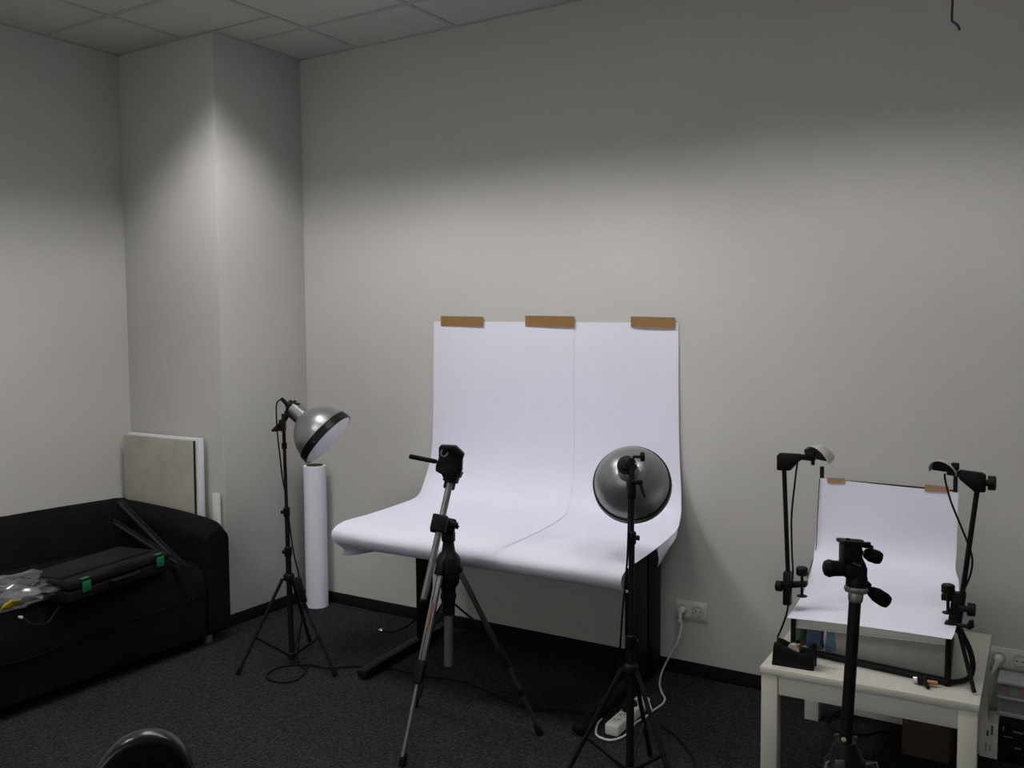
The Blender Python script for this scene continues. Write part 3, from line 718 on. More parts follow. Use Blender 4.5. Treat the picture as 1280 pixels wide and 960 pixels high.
P1b, P1t = onY(986, 745, YA), onY(980, 582, YA)
b = BM(); tube(b, [P1b, P1t], .0078, 12); obj('pole', b, 'blackmetal', cl1)
def pg(y, *q): return [onY(a, c, y) for a, c in q]
b = BM(); prism(b, pg(YA, (972, 569), (975, 566), (1001, 567.5), (1002, 575), (998, 577.5), (988.5, 588), (979, 588), (972, 587)), (0, .026, 0), .003); obj('bracket', b, 'black', cl1)
b = BM(); tube(b, [onY(1000, 571, YA), onY(1019, 573.5, YA)], [.010, .009], 10); obox(b, onY(1013, 569, YA-.01), (1, 0, 0), (0, 1, 0), (0, 0, 1), (.03, .02, .026), .003); obj('arm', b, 'black', cl1)
b = BM(); lathe(b, onY(1006, 564, YA-.012), (1, 0, 0), [(0, .007), (.012, .007)], 10); lathe(b, onY(1016, 579, YA-.012), (0, 0, -1), [(-.01, .006), (.006, .006)], 10); obj('wing_knob', b, 'black', cl1)
hood(onY(1021, 577, YA+.02), (-.62, -.78), .060, cl1)
b = BM(); obox(b, onY(984, 684, YA), (1, 0, 0), (0, 1, 0), (0, 0, 1), (.026, .028, .075), .004) if False else obox(b, onY(984.5, 735, YA), (1, 0, 0), (0, 1, 0), (0, 0, 1), (.026, .030, .115), .004)
prism(b, pg(YA, (978, 727), (1009, 727), (1009, 733), (978, 735)), (0, .030, 0), .003); obj('clamp_body', b, 'black', cl1)
def screw_clamp(parent, x, ytop, yplate, ydisc, Yd):
    b = BM(); lathe(b, onY(x, ytop+9.5, Yd), (0, 0, 1), [(0, .017), (.003, .0195), (.024, .0195), (.028, .016)], 18); obj('screw_knob', b, 'black', parent)
    b = BM(); tube(b, [onY(x, ytop+9, Yd), onY(x, ydisc, Yd)], .005, 10); lathe(b, onY(x, ydisc, Yd), (0, 0, 1), [(0, .017), (.003, .017), (.005, .006)], 18); obj('clamp_screw', b, 'blackmetal', parent)
screw_clamp(cl1, 1002.5, 709.5, 730, 745.5, YA)
b = BM(); lathe(b, onY(978, 733, YA-.01), (-1, 0, 0), [(0, .015), (.002, .018), (.020, .018), (.022, .015)], 18); obj('pole_knob', b, 'black', cl1)
cable([onY(997, 576, YA-.012), onY(994, 600, YA-.012), onY(989.5, 645, YA-.012), onY(990, 690, YA-.013), onY(991, 720, YA-.022), onY(986, 752, YA-.022), onY(983, 768, YA-.010), onY(977, 785, YA+.0), onY(972, 796, YA+.03)], .0032, 'cable', 'power_cable', 'thin black cord hanging from the left clamp lamp beside its pole', 6)

YB = -.66
cl2 = thing('clamp_lamp', 'small grey hooded clamp lamp on the right pole of the miniature set', 'lamp', onY(1196, 770, YB), 'clamp lamps on the miniature set')
P2b, P2t = onY(1201.5, 752, YB), onY(1221.5, 612, YB)
b = BM(); tube(b, [P2b, P2t], .0078, 12); obj('pole', b, 'blackmetal', cl2)
b = BM(); prism(b, pg(YB, (1199, 587), (1228, 591), (1232.5, 594), (1232, 615), (1219, 615), (1199, 598)), (0, .026, 0), .003); obj('bracket', b, 'black', cl2)
b = BM(); lathe(b, onY(1232, 603.5, YB), (1, 0, .02), [(0, .010), (.006, .010), (.007, .022), (.026, .022), (.028, .018)], 18); obj('bracket_knob', b, 'black', cl2)
b = BM(); tube(b, [onY(1200, 593, YB), onY(1184, 590, YB)], [.010, .009], 10); obox(b, onY(1194, 583, YB), (1, 0, 0), (0, 1, 0), (0, 0, 1), (.022, .022, .022), .003); obj('arm', b, 'black', cl2)
hood(onY(1178, 592, YB+.01), (-.45, -.9), .047, cl2)
b = BM(); obox(b, onY(1196, 763, YB), (1, 0, 0), (0, 1, 0), (.12, 0, 1), (.038, .034, .115), .004)
prism(b, pg(YB, (1177, 741), (1200, 743), (1200, 752), (1177, 749)), (0, .030, 0), .003); obox(b, onY(1191, 783, YB), (1, 0, 0), (0, 1, 0), (0, 0, 1), (.045, .030, .030), .004); obj('clamp_body', b, 'black', cl2)
screw_clamp(cl2, 1185, 732, 746, 766.5, YB-.02)
b = BM(); lathe(b, onY(1199, 760, YB-.02), (1, 0, 0), [(0, .010), (.022, .010), (.023, .020), (.043, .020), (.045, .017)], 18); obj('pole_knob', b, 'black', cl2)
b = BM(); lathe(b, onY(1196, 781, YB-.02), (1, 0, 0), [(0, .006), (.030, .006)], 10); prism(b, pg(YB-.02, (1208, 781), (1212, 775), (1217, 775), (1218, 784), (1213, 787), (1209, 786)), (0, .012, 0), .002); obj('wing_screw', b, 'blackmetal', cl2)
cable([onY(1181, 592, YB-.02), onY(1181.5, 600, YB-.02), onY(1188, 625, YB-.018), onY(1200, 655, YB-.018), onY(1211, 682, YB-.018), onY(1215.5, 700, YB-.018), onY(1213, 718, YB-.018), onY(1206, 735, YB-.02), onY(1200, 745, YB-.024)], .0032, 'cable', 'power_cable', 'thin black cord running from the right clamp lamp down to its pole', 6)

# thin wire down the left edge of the sheet
cable([onY(1024.5, 598, -.236), onY(1022, 645, -.243), onY(1020, 685, -.262), onY(1014, 706, -.30), onY(1009, 722, -.42)], .0015, 'cable', 'wire', 'thin black wire along the left edge of the small white sheet', 6, 'wire')

# ---------------------------------------------------------------- things on the white table
# tape dispenser
q0, q1 = onZ(964.5, 831, ZT), onZ(1017, 839.5, ZT)
dx = (q1-q0).normalized(); dy = V((-dx.y, dx.x, 0)); DLn = (q1-q0).length
td = thing('tape_dispenser', 'black desk tape dispenser on the front left corner of the white table', 'tape dispenser', (q0+q1)/2+dy*.03)
prof = [(0, 0), (DLn, 0), (DLn, .072), (DLn*.90, .074), (DLn*.86, .058), (DLn*.72, .050), (DLn*.5, .056), (DLn*.2, .072), (DLn*.05, .075), (.004, .060)]
b = BM()
for s, tt in ((0.006, .012), (.054, .012)):
    prism(b, [q0+dx*a_+dy*s+V((0, 0, z_)) for a_, z_ in prof], dy*tt, .002)
prism(b, [q0+dx*a_+dy*.03+V((0, 0, z_)) for a_, z_ in [(0.003, 0), (DLn-.003, 0), (DLn-.003, .070), (DLn*.86, .045), (DLn*.5, .035), (.02, .05)]], dy*.05, .001); obj('body', b, 'black', td)
b = BM(); lathe(b, q0+dx*DLn*.48+dy*.018+V((0, 0, .050)), dy, [(0, .014), (0, .020), (.024, .020), (.024, .014)], 20); tr = obj('tape_reel', b, 'shade', td)
b = BM(); obox(b, q0+dx*DLn*.56+dy*.03+V((0, 0, .068)), dx+V((0, 0, .35)), dy, V((0, 0, 1)), (.022, .016, .004), .001); o = obj('tape_end', b, 'orange', td)
b = BM(); obox(b, q1-dx*.014+dy*.03+V((0, 0, .0755)), dx, dy, (0, 0, 1), (.012, .045, .004), .001); obj('cutter', b, 'blackmetal', td)
# bottle
c = onZ(997, 808, ZT)+V((0, .04, 0))
bt = thing('bottle', 'greenish clear bottle standing behind the left post of the miniature set', 'bottle', c)
b = BM(); lathe(b, c, (0, 0, 1), [(0, .022), (.003, .026), (.075, .026), (.10, .018), (.112, .011), (.122, .011)], 24); obj('glass_body', b, 'glass', bt)
b = BM(); lathe(b, c+V((0, 0, .02)), (0, 0, 1), [(0, .0265), (.045, .0265)], 24, False, False); obj('label', b, 'glass', bt)
b = BM(); lathe(b, c+V((0, 0, .118)), (0, 0, 1), [(0, .0125), (.014, .0125)], 16); obj('cap', b, 'blackmetal', bt)
# folded blue cloths
def cloth(px, y, m, label):
    p = [onY(a_, c_, y) for a_, c_ in px]
    for v in p: v.z = max(v.z, ZT+.012)
    o_ = BM(); prism(o_, p, (0, .035, 0), .011)
    for v in o_.verts: v.co += V((noise.noise(v.co*30), noise.noise(v.co*30+V((5, 0, 0))), 0))*.004; v.co.z = max(v.co.z, ZT+.001)
    o = obj('folded_cloth', o_, m); tag(o, label, 'cloth', 'blue cloths under the miniature set'); return o
cloth([(1008, 822), (1030, 829), (1028, 800), (1032, 776), (1013, 771), (1009, 790)], -.618, 'blue', 'dark blue folded cloth under the small white sheet, next to the bottle')
cloth([(1031, 828), (1052, 833), (1052, 800), (1050, 774), (1034, 772), (1033, 795)], -.628, 'blue2', 'lighter blue folded cloth under the small white sheet, behind the tripod pole')
# wing nut clamp lying on the table
q = onZ(1155, 857, ZT)
wn = thing('wing_bolt', 'black wing bolt with silver tip lying on the front edge of the white table', 'bolt', q)
b = BM(); lathe(b, q+V((-.035, 0, .014)), (1, .1, 0), [(0, .003), (.004, .010), (.016, .010), (.02, .006)], 14); obj('tip', b, 'chrome', wn)
b = BM(); lathe(b, q+V((-.018, 0, .016)), (1, .1, 0), [(0, .012), (.003, .016), (.024, .014), (.026, .008)], 16); tube(b, [q+V((.0, -.005, .014)), q+V((.016, -.03, .007))], [.008, .006], 8); obj('wing', b, 'black', wn)
b = BM(); lathe(b, q+V((.008, 0, .014)), (1, .1, 0), [(0, .007), (.03, .007)], 12); o = obj('shank', b, 'copper', wn); o['label'] = 'copper coloured shank'

# ================================================================ THREE-WAY HEAD TRIPOD IN THE RIGHT FOREGROUND
D3 = 2.10
def F3(x, y, dd=0): return onD(x, y, D3+dd)
t3base = F3(1058, 930); t3base.z = 0
ct = thing('tripod', 'black tripod with three-way head and two handles, in front of the white table', 'tripod', t3base)
cb = F3(1056.5, 935); ctop = F3(1069, 748); cax = (ctop-cb).normalized()
b = BM(); tube(b, [cb-cax*.25, ctop], .0135, 20); obj('column', b, 'blackmetal', ct)
b = BM(); lathe(b, F3(1069.3, 750), cax, [(-.004, .0145), (.002, .0165), (.016, .0165), (.018, .024), (.024, .0265), (.030, .0265), (.032, .022)], 28); obj('head_collar', b, 'steel', ct)
b = BM(); lathe(b, F3(1070, 738), cax, [(-.0, .0225), (.006, .0235), (.030, .0235), (.036, .020)], 26); obj('pan_base', b, 'black', ct)
b = BM(); tube(b, [F3(1078, 727), F3(1084.5, 732.5), F3(1086, 738)], [.010, .010, .006], 10); obj('pan_lug', b, 'black', ct)
b = BM(); prism(b, [F3(1054, 704), F3(1062, 700), F3(1074, 699), F3(1081, 708), F3(1080.5, 722), F3(1073, 725), F3(1054, 721)], FW*.04, .004)
lathe(b, F3(1046, 710.5), -RT*1+UP*.02, [(-.03, .017), (.008, .018), (.018, .0205), (.027, .0165), (.030, .010)], 22); obj('tilt_housing', b, 'black', ct)
b = BM(); prism(b, [F3(1051.5, 679), F3(1073, 679), F3(1076, 688), F3(1075, 695), F3(1080.5, 706), F3(1070, 706), F3(1051, 703)], FW*.034, .003); obj('tilt_yoke', b, 'black', ct)
b = BM(); tube(b, [F3(1066, 704, -.02), F3(1076, 707.5, -.02)], .0012, 6); obj('bright_edge', b, 'steel', ct)
b = BM(); prism(b, [F3(1049, 674.5), F3(1053, 674), F3(1077, 676), F3(1087, 680), F3(1087, 684), F3(1077, 683), F3(1050, 679)], FW*.05, .0025); obj('top_plate', b, 'black', ct)
b = BM(); lathe(b, F3(1069, 677), UP, [(-.003, .019), (.003, .019), (.004, .016)], 20); lathe(b, F3(1085, 681), UP, [(-.006, .006), (.006, .006)], 10); lathe(b, F3(1060, 675), UP, [(-.004, .005), (.004, .005)], 10); obj('camera_plate', b, 'casegrey', ct)
def handle(p, q, r, name):
    d = (q-p); L = d.length; d.normalize()
    b = BM(); tube(b, [p-d*.02, p+d*.006], .0035, 10); h = obj(name, b, 'steel', ct)
    b = BM(); lathe(b, p, d, [(0, .006), (.003, r*.7), (L*.35, r), (L*.75, r*1.02), (L*.93, r*.85), (L, r*.4)], 22); obj('grip', b, 'rubber', h)
handle(F3(1080, 691), F3(1102, 698.5), .0155, 'tilt_handle')
handle(F3(1087, 738), F3(1111.5, 754), .0165, 'pan_handle')
# shoulder, bubble level and legs
b = BM(); sh = F3(1057, 940)
lathe(b, sh-V((0, 0, .06)), (0, 0, 1), [(0, .03), (.01, .045), (.035, .048), (.05, .036), (.06, .034), (.075, .026), (.085, .022)], 24); obj('shoulder', b, 'black', ct)
b = BM(); lathe(b, F3(1054.5, 925.5, -.03), V((0, 0, 1))-FW*.6, [(0, .0055), (.004, .0055), (.005, .003)], 14); o = obj('bubble_level', b, 'palegreen', ct); o['label'] = 'pale green bubble level'
for px_, m_ in (((1046.5, 919), 'plum'), ((1069, 922), 'maroon')):
    b = BM(); obox(b, F3(*px_, -.02), RT, FW, UP, (.009, .008, .006), .001); obj('collar_tab', b, m_, ct)
for k, ang in enumerate((PI*1.36, PI*.69, PI*.02)):
    d = V((math.cos(ang), math.sin(ang), 0)); p0 = sh+d*.045-V((0, 0, .04)); p1 = V((t3base.x+d.x*.33, t3base.y+d.y*.33, .012))
    ld = (p1-p0).normalized(); sd_ = d.cross(V((0, 0, 1)))
    b = BM(); obox(b, p0+ld*.01, ld, sd_, ld.cross(sd_), (.06, .04, .04), .006); obj('leg_hinge', b, 'black', ct)
    b = BM(); tube(b, [p0+ld*.02, p0.lerp(p1, .55)], .015, 14); l = obj('leg', b, 'blackmetal', ct)
    b = BM(); lathe(b, p0.lerp(p1, .53), ld, [(0, .0165), (.004, .020), (.035, .020), (.04, .016)], 14); obj('leg_lock', b, 'black', l)
    b = BM(); tube(b, [p0.lerp(p1, .54), p1], .012, 12); obj('lower_leg', b, 'blackmetal', l)
    b = BM(); lathe(b, p1-V((0, 0, .012)), -ld, [(0, .012), (.006, .016), (.03, .016), (.035, .012)], 14); obj('rubber_foot', b, 'rubber', l)
    b = BM(); tube(b, [p0+V((0, 0, .025))+sd_*.01, p0+V((0, 0, .03))+d*.02, p0+ld*.035+d*.022], .003, 8); obj('angle_catch', b, 'alu', l)
b = BM(); obox(b, F3(1050, 956, -.055), RT, FW, UP, (.022, .004, .022), .003); o = obj('maker_plate', b, 'alu', ct); o['label'] = 'plain grey plate'

# ================================================================ FLOOR CLUTTER AT THE RIGHT
b = BM(); box(b, (3.165, -.32, 0), (3.318, -.05, .25), .003); o = obj('cardboard_box', b, 'card'); tag(o, 'plain brown cardboard box standing under the white table at its right', 'box')
ust = thing('power_strip', 'white power strip lying under the white table along the wall', 'power strip', (3.05, -.045, 0))
b = BM(); box(b, (2.94, -.070, 0), (3.15, -.020, .045), .006); obj('body', b, 'cream', ust)
for k in range(4):
    b = BM(); box(b, (3.035+.027*k, -.064, .045), (3.050+.027*k, -.026, .049), .001); obj('outlet', b, 'hole', ust)
cable([(2.945, -.09, .022), (2.90, -.12, .02), (2.88, -.20, .006), (2.93, -.26, .006), (3.02, -.24, .006), (3.08, -.17, .006), (3.12, -.2, .006)], .004, 'cable', 'power_cable', 'black cord tangled on the carpet below the white table', 8)
cb_ = thing('product_carton', 'white printed carton standing on the carpet right of the white table leg', 'box', (3.43, -.13, 0))
b = BM(); box(b, (3.400, -.195, 0), (3.458, -.07, .125), .002); obj('carton', b, 'whiteplastic', cb_)
for x_, z0_, z1_, m_ in ((3.436, .085, .118, 'pinknoise'), (3.422, .078, .098, 'pinknoise'), (3.418, .02, .055, 'shade'), (3.430, .025, .050, 'shade')):
    b = BM(); box(b, (x_, -.1962, z0_), (x_+.007, -.1948, z1_)); obj('print_block', b, m_, cb_)
b = BM(); box(b, (3.464, -.20, 0), (3.80, -.025, .140), .003); bb = obj('dark_box', b, 'casegrey', None); tag(bb, 'large black box on the carpet at the right photo edge', 'box')
for x_, zz0, w_, h_ in ((3.472, .108, .005, .018), (3.505, .110, .030, .007), (3.475, .090, .028, .004), (3.51, .055, .02, .005)):
    b = BM(); box(b, (x_, -.2012, zz0), (x_+w_, -.1995, zz0+h_)); obj('print_mark', b, 'pinknoise', bb)
z0_ = .1415; zt = .258; yf, yb = -.150, -.03
sb = thing('storage_box', 'clear plastic storage box of coloured things on top of the dark box', 'storage box', (3.60, -.09, z0_))
b = BM()
for lo, hi in (((3.452, yf, z0_), (3.79, yb, z0_+.003)), ((3.452, yf, z0_), (3.455, yb, zt)), ((3.787, yf, z0_), (3.79, yb, zt)), ((3.452, yf, z0_), (3.79, yf+.003, zt)), ((3.452, yb-.003, z0_), (3.79, yb, zt))): box(b, lo, hi)
obj('tub', b, 'clearbox', sb)
b = BM(); box(b, (3.447, yf-.007, zt), (3.797, yb+.004, zt+.010), .003); obj('lid', b, 'clearlid', sb)
b = BM(); box(b, (3.447, yf-.007, z0_+.066), (3.795, yf-.0005, z0_+.074), .002); box(b, (3.447, yf-.007, z0_+.004), (3.795, yf-.0005, z0_+.018), .002); obj('rib', b, 'clearlid', sb)
for x_, w_, m_ in ((3.460, .022, 'red'), (3.484, .028, 'lime'), (3.514, .030, 'orange'), (3.546, .030, 'purple')):
    b = BM(); box(b, (x_, yf+.008, z0_+.078), (x_+w_, yb-.01, z0_+.108), .003); o = obj('coloured_packet', b, m_)
    tag(o, {'red': 'dark red', 'lime': 'green', 'orange': 'orange red', 'purple': 'violet'}[m_]+' packet inside the clear storage box at the right photo edge', 'packet', 'packets in the storage box')
b = BM(); box(b, (3.462, yf+.008, z0_+.0035), (3.78, yb-.01, z0_+.076), .004); o = obj('grey_pad', b, 'pinknoise'); tag(o, 'dark grey pad filling the bottom of the clear storage box', 'pad')

# hook hanging from the ceiling
hk_ = [V((3.329, -.9, H+.004)), onY(1190.6, 2, -.9), onY(1189.8, 23, -.9), onY(1190.5, 26.5, -.9), onY(1195, 29.5, -.9), onY(1198.5, 34, -.9), onY(1199.6, 38, -.9)]
hk_[0].x = hk_[1].x; b = BM(); tube(b, [hk_[0]]+smooth(hk_[1:], 4), .0033, 8); o = obj('ceiling_hook', b, 'blackmetal'); tag(o, 'thin black bent wire hook hanging from the ceiling at top right', 'hook')

# ================================================================ SOFA
SX0, SX1, SYR, SYL = -.715, .155, -.690, -2.49
sofa = thing('sofa', 'black two-seat sofa with rounded arms against the left wall', 'sofa', ((SX0+SX1)/2, (SYR+SYL)/2, 0))
def loft(bm, secs):
    """closed cross-sections (lists of points) joined one after the other, ends capped"""
    rings = [[bm.verts.new(p) for p in s] for s in secs]; n = len(rings[0])
    for i in range(len(rings)-1):
        for k in range(n): bm.faces.new((rings[i][k], rings[i][(k+1) % n], rings[i+1][(k+1) % n], rings[i+1][k]))
    bm.faces.new(rings[0][::-1]); bm.faces.new(rings[-1]); return bm
def rrect(w, h, r, n=6):
    """rounded rectangle outline, w by h, lower corners small radius, origin at bottom centre"""
    pts = []
    for cx, cy, a0, rr in ((w/2-r, h-r, 0, r), (-w/2+r, h-r, PI/2, r), (-w/2+.02, .02, PI, .02), (w/2-.02, .02, 1.5*PI, .02)):
        for i in range(n+1): pts.append((cx+rr*math.cos(a0+PI/2*i/n), cy+rr*math.sin(a0+PI/2*i/n)))
    return pts
SB = .07
def arm(y0, y1):
    bm = BM(); secs = []
    yc = (y0+y1)/2; w_ = abs(y1-y0)
    for i in range(15):
        t = i/14; x = SX0+(SX1-SX0)*t
        htop = .632-.012*t-.035*t**3
        k = 1.0
        if t > .86: e = (t-.86)/.14; k = math.sqrt(max(0, 1-e*e*.93)); htop = htop-(1-k)*.045
        if t < .05: htop -= .02*(1-t/.05)
        ws = w_*(1-(1-k)*.35)
        secs.append([V((x-(0 if t < 1 else 0), yc+a_, SB+z_)) for a_, z_ in rrect(ws, htop-SB, ws*.42)])
    return loft(bm, secs)
obj('armrest', arm(SYR, SYR-.175), 'sofa', sofa, sharp=60)
obj('armrest', arm(SYL+.175, SYL), 'sofa', sofa, sharp=60)
bm = BM(); secs = []
for i in range(19):
    t = i/18; y = SYR-.03+(SYL+.03-SYR+.03)*t
    hz = .628+.016*math.sin(PI*t)**.6
    outl = [(-.715, SB), (-.722, .30), (-.715, .52), (-.708, hz-.05), (-.685, hz-.012), (-.640, hz), (-.590, hz-.012), (-.555, hz-.05), (-.53, .52), (-.50, .40), (-.48, SB)]
    secs.append([V((a_, y, z_)) for a_, z_ in outl])
loft(bm, secs); obj('backrest', bm, 'sofa', sofa, sharp=60)
bm = BM(); secs = []
for i in range(25):
    t = i/24; y = SYR-.172+(SYL+.172-SYR+.172)*t
    sag = .012*math.sin(PI*t); wv = .004*math.sin(t*37)+.003*math.sin(t*61)
    outl = [(-.52, SB), (-.52, .405+sag), (-.30, .410+sag), (-.05, .412+sag+wv), (.05, .408+sag+wv), (.11, .392+sag), (.145, .355), (.160, .30), (.160, .22), (.155, .15), (.15, SB-.012)]
    secs.append([V((a_, y, z_)) for a_, z_ in outl])
loft(bm, secs); obj('seat', bm, 'sofa', sofa, sharp=60)
b = BM(); tube(b, smooth([(.163, -2.31, .215), (.164, -2.0, .235), (.164, -1.7, .225), (.163, -1.4, .245), (.162, -1.1, .25), (.161, -.87, .26)], 6), .003, 8); obj('seat_seam', b, 'sofa', sofa)
b = BM(); box(b, (-.70, SYL+.02, .045), (.135, SYR-.02, .125), .01); obj('base', b, 'sofa', sofa)
for x_ in (.095, -.64):
    for y_ in ((-.80, -2.38) if x_ > 0 else (-1.55, -1.75)):
        b = BM(); lathe(b, (x_, y_, 0), (0, 0, 1), [(0, .019), (.004, .020), (.09, .020)], 18); obj('leg', b, 'steel', sofa)

# --- case on the seat
SZ = .424
ca, cbk = onZ(88, 741, SZ+.05), onZ(213, 699, SZ+.05)
cu = V((cbk.x-ca.x, cbk.y-ca.y, 0)).normalized(); cv = V((-cu.y, cu.x, 0)); CLn = (cbk-ca).length
if cv.x > 0: cv = -cv
ca.z = SZ
def cp(a_, c_, z_): return ca+cu*a_+cv*c_+V((0, 0, z_))
case = thing('tool_case', 'flat black plastic case with two green latches lying on the sofa seat', 'case', cp(CLn/2, .15, 0))
CD_ = .30
b = BM(); obox(b, cp(CLn/2, CD_/2, .026), cu, cv, (0, 0, 1), (CLn, CD_, .048), .010, 3); obj('case_bottom', b, 'casegrey', case)
b = BM(); obox(b, cp(CLn/2, CD_/2, .070), cu, cv, (0, 0, 1), (CLn, CD_, .036), .012, 3); obox(b, cp(CLn/2, CD_*.60, .087), cu, cv, (0, 0, 1), (CLn*.9, CD_*.62, .012), .005); lid_ = obj('case_lid', b, 'casegrey', case)
b = BM(); tube(b, [cp(.03, CD_*.26, .0895), cp(CLn-.03, CD_*.26, .0895)], .0025, 6); obj('lid_rib', b, 'casegrey', lid_)
b = BM(); hpts = [cp(CLn*.5+.088*math.cos(a_), .022+.020*math.sin(a_), .0875) for a_ in [2*PI*i/20 for i in range(20)]]; prism(b, hpts, (0, 0, .003), 0); obj('handle_recess', b, 'rubber', lid_)
b = BM(); tube(b, smooth([cp(CLn*.36, .0, .045), cp(CLn*.38, -.022, .047), cp(CLn*.5, -.028, .047), cp(CLn*.62, -.022, .047), cp(CLn*.64, .0, .045)], 5), .008, 8); obj('handle', b, 'black', case)
for f in (.14, .88):
    b = BM(); obox(b, cp(CLn*f, -.004, .056), cu, cv, (0, 0, 1), (.040, .010, .044), .003); obox(b, cp(CLn*f, .008, .0885), cu, cv, (0, 0, 1), (.040, .018, .004), .001); o = obj('latch', b, 'green', case); o['label'] = 'green latch'

# --- folded stand leaning in the sofa corner
fs = thing('folded_stand', 'two black hinged bars of a folded stand leaning in the sofa corner', 'stand', onZ(225, 704, SZ+.01))
hg = onZ(226, 705, SZ+.02)
e1 = onX(149, 627, -.515); e2 = onX(142, 652, -.44)
for e, w_ in ((e1, .036), (e2, .030)):
    d = (e-hg).normalized(); s_ = d.cross(FW).normalized()
    b = BM(); obox(b, (e+hg)/2, d, s_, d.cross(s_), ((e-hg).length, w_, .016), .004); bar = obj('bar', b, 'casegrey', fs)
    b = BM(); obox(b, (e+hg)/2-d.cross(s_)*.0085*(1 if d.cross(s_).dot(FW) > 0 else -1), d, s_, d.cross(s_), ((e-hg).length*.94, w_*.3, .002), 0); obj('groove', b, 'hole', bar)
b = BM(); lathe(b, hg-FW*.018, FW, [(0, .016), (.036, .016)], 16); obj('hinge', b, 'black', fs)
e3 = onZ(238, 711, SZ+.012); b = BM(); tube(b, [hg, e3], .010, 8); obj('foot', b, 'rubber', fs)

# --- crumpled clear bag with a yellow label
BC = V((.03, -1.75, SZ))
bag = thing('plastic_bag', 'crumpled clear plastic bag with a yellow label on the sofa seat', 'bag', BC)
bm = BM(); bmesh.ops.create_icosphere(bm, subdivisions=4, radius=1)
for v in bm.verts:
    n_ = v.co.normalized(); q = n_.copy()
    rr = 1+.26*noise.noise(q*2.2)+.30*abs(noise.noise(q*4+V((3, 1, 2))))+.20*abs(noise.noise(q*8))+.05*noise.noise(q*18)
    p = q*rr
    v.co = BC+V((p.x*.155, p.y*.235, .045+p.z*.052))
    v.co += V((random.uniform(-1, 1), random.uniform(-1, 1), random.uniform(-1, 1)))*.0075
    v.co.z = max(v.co.z, SZ+.001+.004*abs(noise.noise(q*9)))
obj('film', bm, 'film', bag, sharp=1)
bm = BM(); bmesh.ops.create_icosphere(bm, subdivisions=3, radius=1)
for v in bm.verts:
    q = v.co.copy(); v.co = BC+V((.03+q.x*.07, .06+q.y*.09, .034+q.z*.024*(1+.5*noise.noise(q*3))))
obj('contents', bm, 'pinknoise', bag)
la = onZ(1, 767, SZ+.045); lb = onZ(24, 759, SZ+.045); lc_ = onZ(28, 752, SZ+.075); ldd = onZ(8, 756, SZ+.075)
bm = BM(); q = []
for i in range(7):
    for j in range(5):
        p = la.lerp(lb, i/6).lerp(ldd.lerp(lc_, i/6), j/4); q.append(bm.verts.new(p+V((.004, -.004, .004*math.sin(i*1.7+j)+.012))))
for i in range(6):
    for j in range(4): bm.faces.new((q[i*5+j], q[(i+1)*5+j], q[(i+1)*5+j+1], q[i*5+j+1]))
o = obj('label', bm, 'yellow', bag); o['label'] = 'yellow paper label'; md = o.modifiers.new('t', 'SOLIDIFY'); md.thickness = .0006
# cable on the seat edge with a white plug tip
lc2 = thing('audio_cable', 'thin black cable with a small white plug on the sofa seat below the bag', 'cable', onZ(26, 772, SZ))
b = BM(); tube(b, smooth([onZ(28, 771, SZ+.006), onZ(36, 778, SZ), onZ(44, 781, SZ-.005), onZ(58, 779, SZ-.003), onZ(66, 770, SZ+.003), onZ(74, 758, SZ+.004)], 6), .0035, 8); obj('cord', b, 'cable', lc2)
b = BM(); lathe(b, onZ(23.5, 771, SZ+.008), onZ(28, 772, SZ+.008)-onZ(23.5, 771, SZ+.008), [(0, .004), (.018, .006), (.02, .004)], 10); obj('plug_tip', b, 'whiteplastic', lc2)

# ================================================================ BOARDS LEANING BETWEEN THE SOFA AND THE PILLAR
def board(x0, x1, y, th, z, m, name, label, em=None, lean=.006):
    t = thing(name, label, 'board', ((x0+x1)/2, y, 0), 'boards behind the sofa arm')
    b = BM(); prism(b, [V((x0, y-.010, 0.001)), V((x1, y-.010, 0.001)), V((x1, y-.010+lean, z)), V((x0, y-.010+lean, z))], (0, th, 0), .001); obj('panel', b, m, t)
    if em:
        b = BM(); prism(b, [V((x1+.002, y-.0115, 0.001)), V((x1+.002, y-.0115+lean, z-.002)), V((x1+.002, y+th-.0145+lean, z-.002)), V((x1+.002, y+th-.0145, 0.001))], (.004, 0, 0), 0); obj('edge', b, em, t)
board(-.682, -.128, -.672, .012, .957, 'canvas', 'canvas_board', 'beige canvas board with a black edge, frontmost of the boards behind the sofa arm', 'base')
board(-.675, -.106, -.640, .028, .966, 'whiteboard', 'white_board', 'thick white board just behind the beige canvas board')
board(-.735, -.16, -.607, .006, .885, 'greyboard', 'grey_board', 'low grey board at the back, showing left of the beige canvas board', None, .003)
b = BM(); box(b, (-.052, -.632, .001), (-.012, -.612, .690), .002); o = obj('white_batten', b, 'whiteplastic'); tag(o, 'narrow white batten standing at the pillar right of the boards', 'batten')

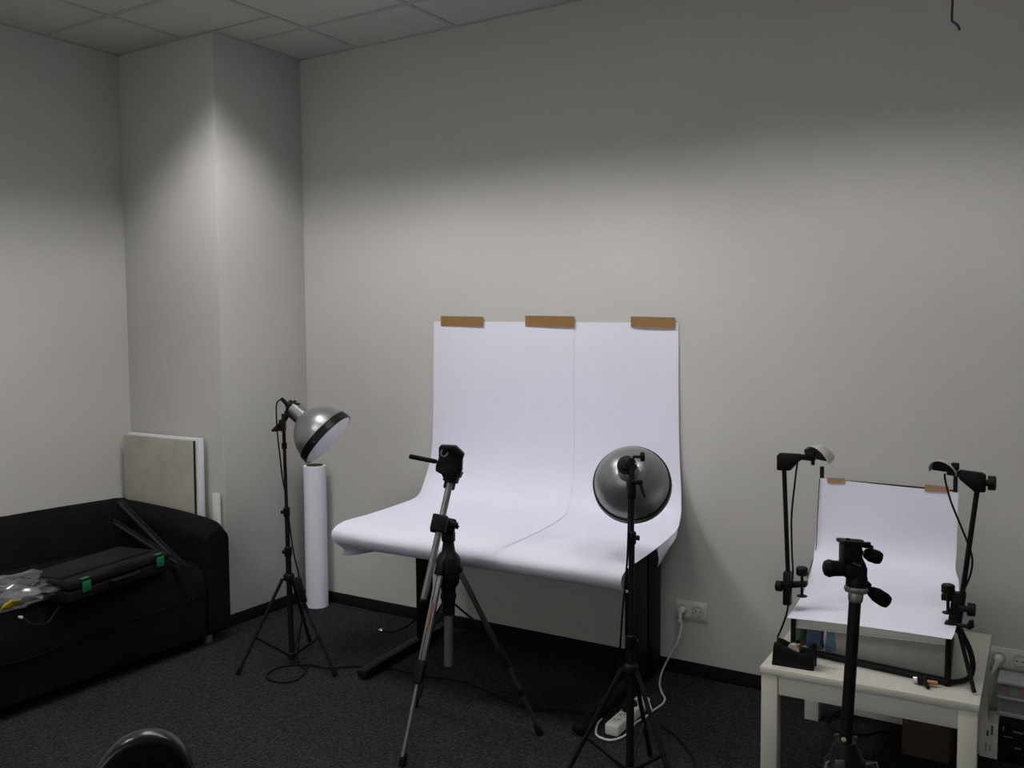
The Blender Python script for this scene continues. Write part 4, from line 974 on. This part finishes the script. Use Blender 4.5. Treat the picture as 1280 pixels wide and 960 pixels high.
# ================================================================ CHAIR BACK IN THE FOREGROUND
DC = 1.6
cc0 = onD(181, 913, DC); n_ = (V((CAM.x, CAM.y, 0))-V((cc0.x, cc0.y, 0))).normalized(); sx = V((-n_.y, n_.x, 0))
if sx.dot(RT) < 0: sx = -sx
chair = thing('office_chair', 'black chair in the bottom left foreground, only its rounded glossy back top in view', 'chair', (cc0.x, cc0.y, 0))
tilt = V((0, 0, 1))*.97+n_*.10+sx*.10
def outline(sc, off):
    pts = []
    a_, b_ = .098, .17
    cen = cc0-tilt.normalized()*b_
    for i in range(40):
        g = 2*PI*i/40; ce, se = math.cos(g), math.sin(g)
        pts.append(cen+sx*(abs(ce)**.9*(1 if ce > 0 else -1)*a_*sc)+tilt.normalized()*(abs(se)**.9*(1 if se > 0 else -1)*b_*(1-(1-sc)*.66))+n_*off)
    return pts
bm = BM(); secs = [outline(.90, .024), outline(.955, .021), outline(.985, .013), outline(1.0, .0), outline(.985, -.012), outline(.90, -.018)]
loft(bm, secs); obj('back_shell', bm, 'glossblack', chair, sharp=60)
bm = BM(); loft(bm, [outline(.93, .014), outline(.925, .026), outline(.88, .031)]); obj('back_cushion', bm, 'sofa', chair, sharp=60)
base_c = V((cc0.x, cc0.y, 0))-n_*.22
b = BM(); tube(b, smooth([cc0-tilt.normalized()*.25-n_*.02, V((cc0.x, cc0.y, .50))-n_*.03, V((cc0.x, cc0.y, .41))-n_*.06, base_c+V((0, 0, .40))], 5), .018, 10); obj('back_bar', b, 'blackmetal', chair)
bm = BM(); secs = []
for z_, k in ((.415, .80), (.42, .95), (.445, 1.0), (.468, .96), (.475, .85)):
    secs.append([base_c+sx*(.215*k*math.cos(2*PI*i/32))+n_*(.20*k*math.sin(2*PI*i/32))+V((0, 0, z_)) for i in range(32)])
loft(bm, secs); obj('seat', bm, 'sofa', chair, sharp=60)
b = BM(); lathe(b, base_c, (0, 0, 1), [(.07, .03), (.12, .028), (.12, .016), (.415, .016)], 16); obj('gas_column', b, 'blackmetal', chair)
for k in range(5):
    g = 2*PI*k/5+.3; d = V((math.cos(g), math.sin(g), 0)); e = base_c+d*.26+V((0, 0, .066))
    b = BM(); tube(b, [base_c+V((0, 0, .09)), e], [.022, .014], 8); l = obj('base_arm', b, 'black', chair)
    for s in (-1, 1):
        b = BM(); q = d.cross(V((0, 0, 1))); lathe(b, base_c+d*.26+V((0, 0, .025))+q*s*.006, q*s, [(0, .025), (.014, .025), (.016, .02)], 14); obj('caster', b, 'black', l)
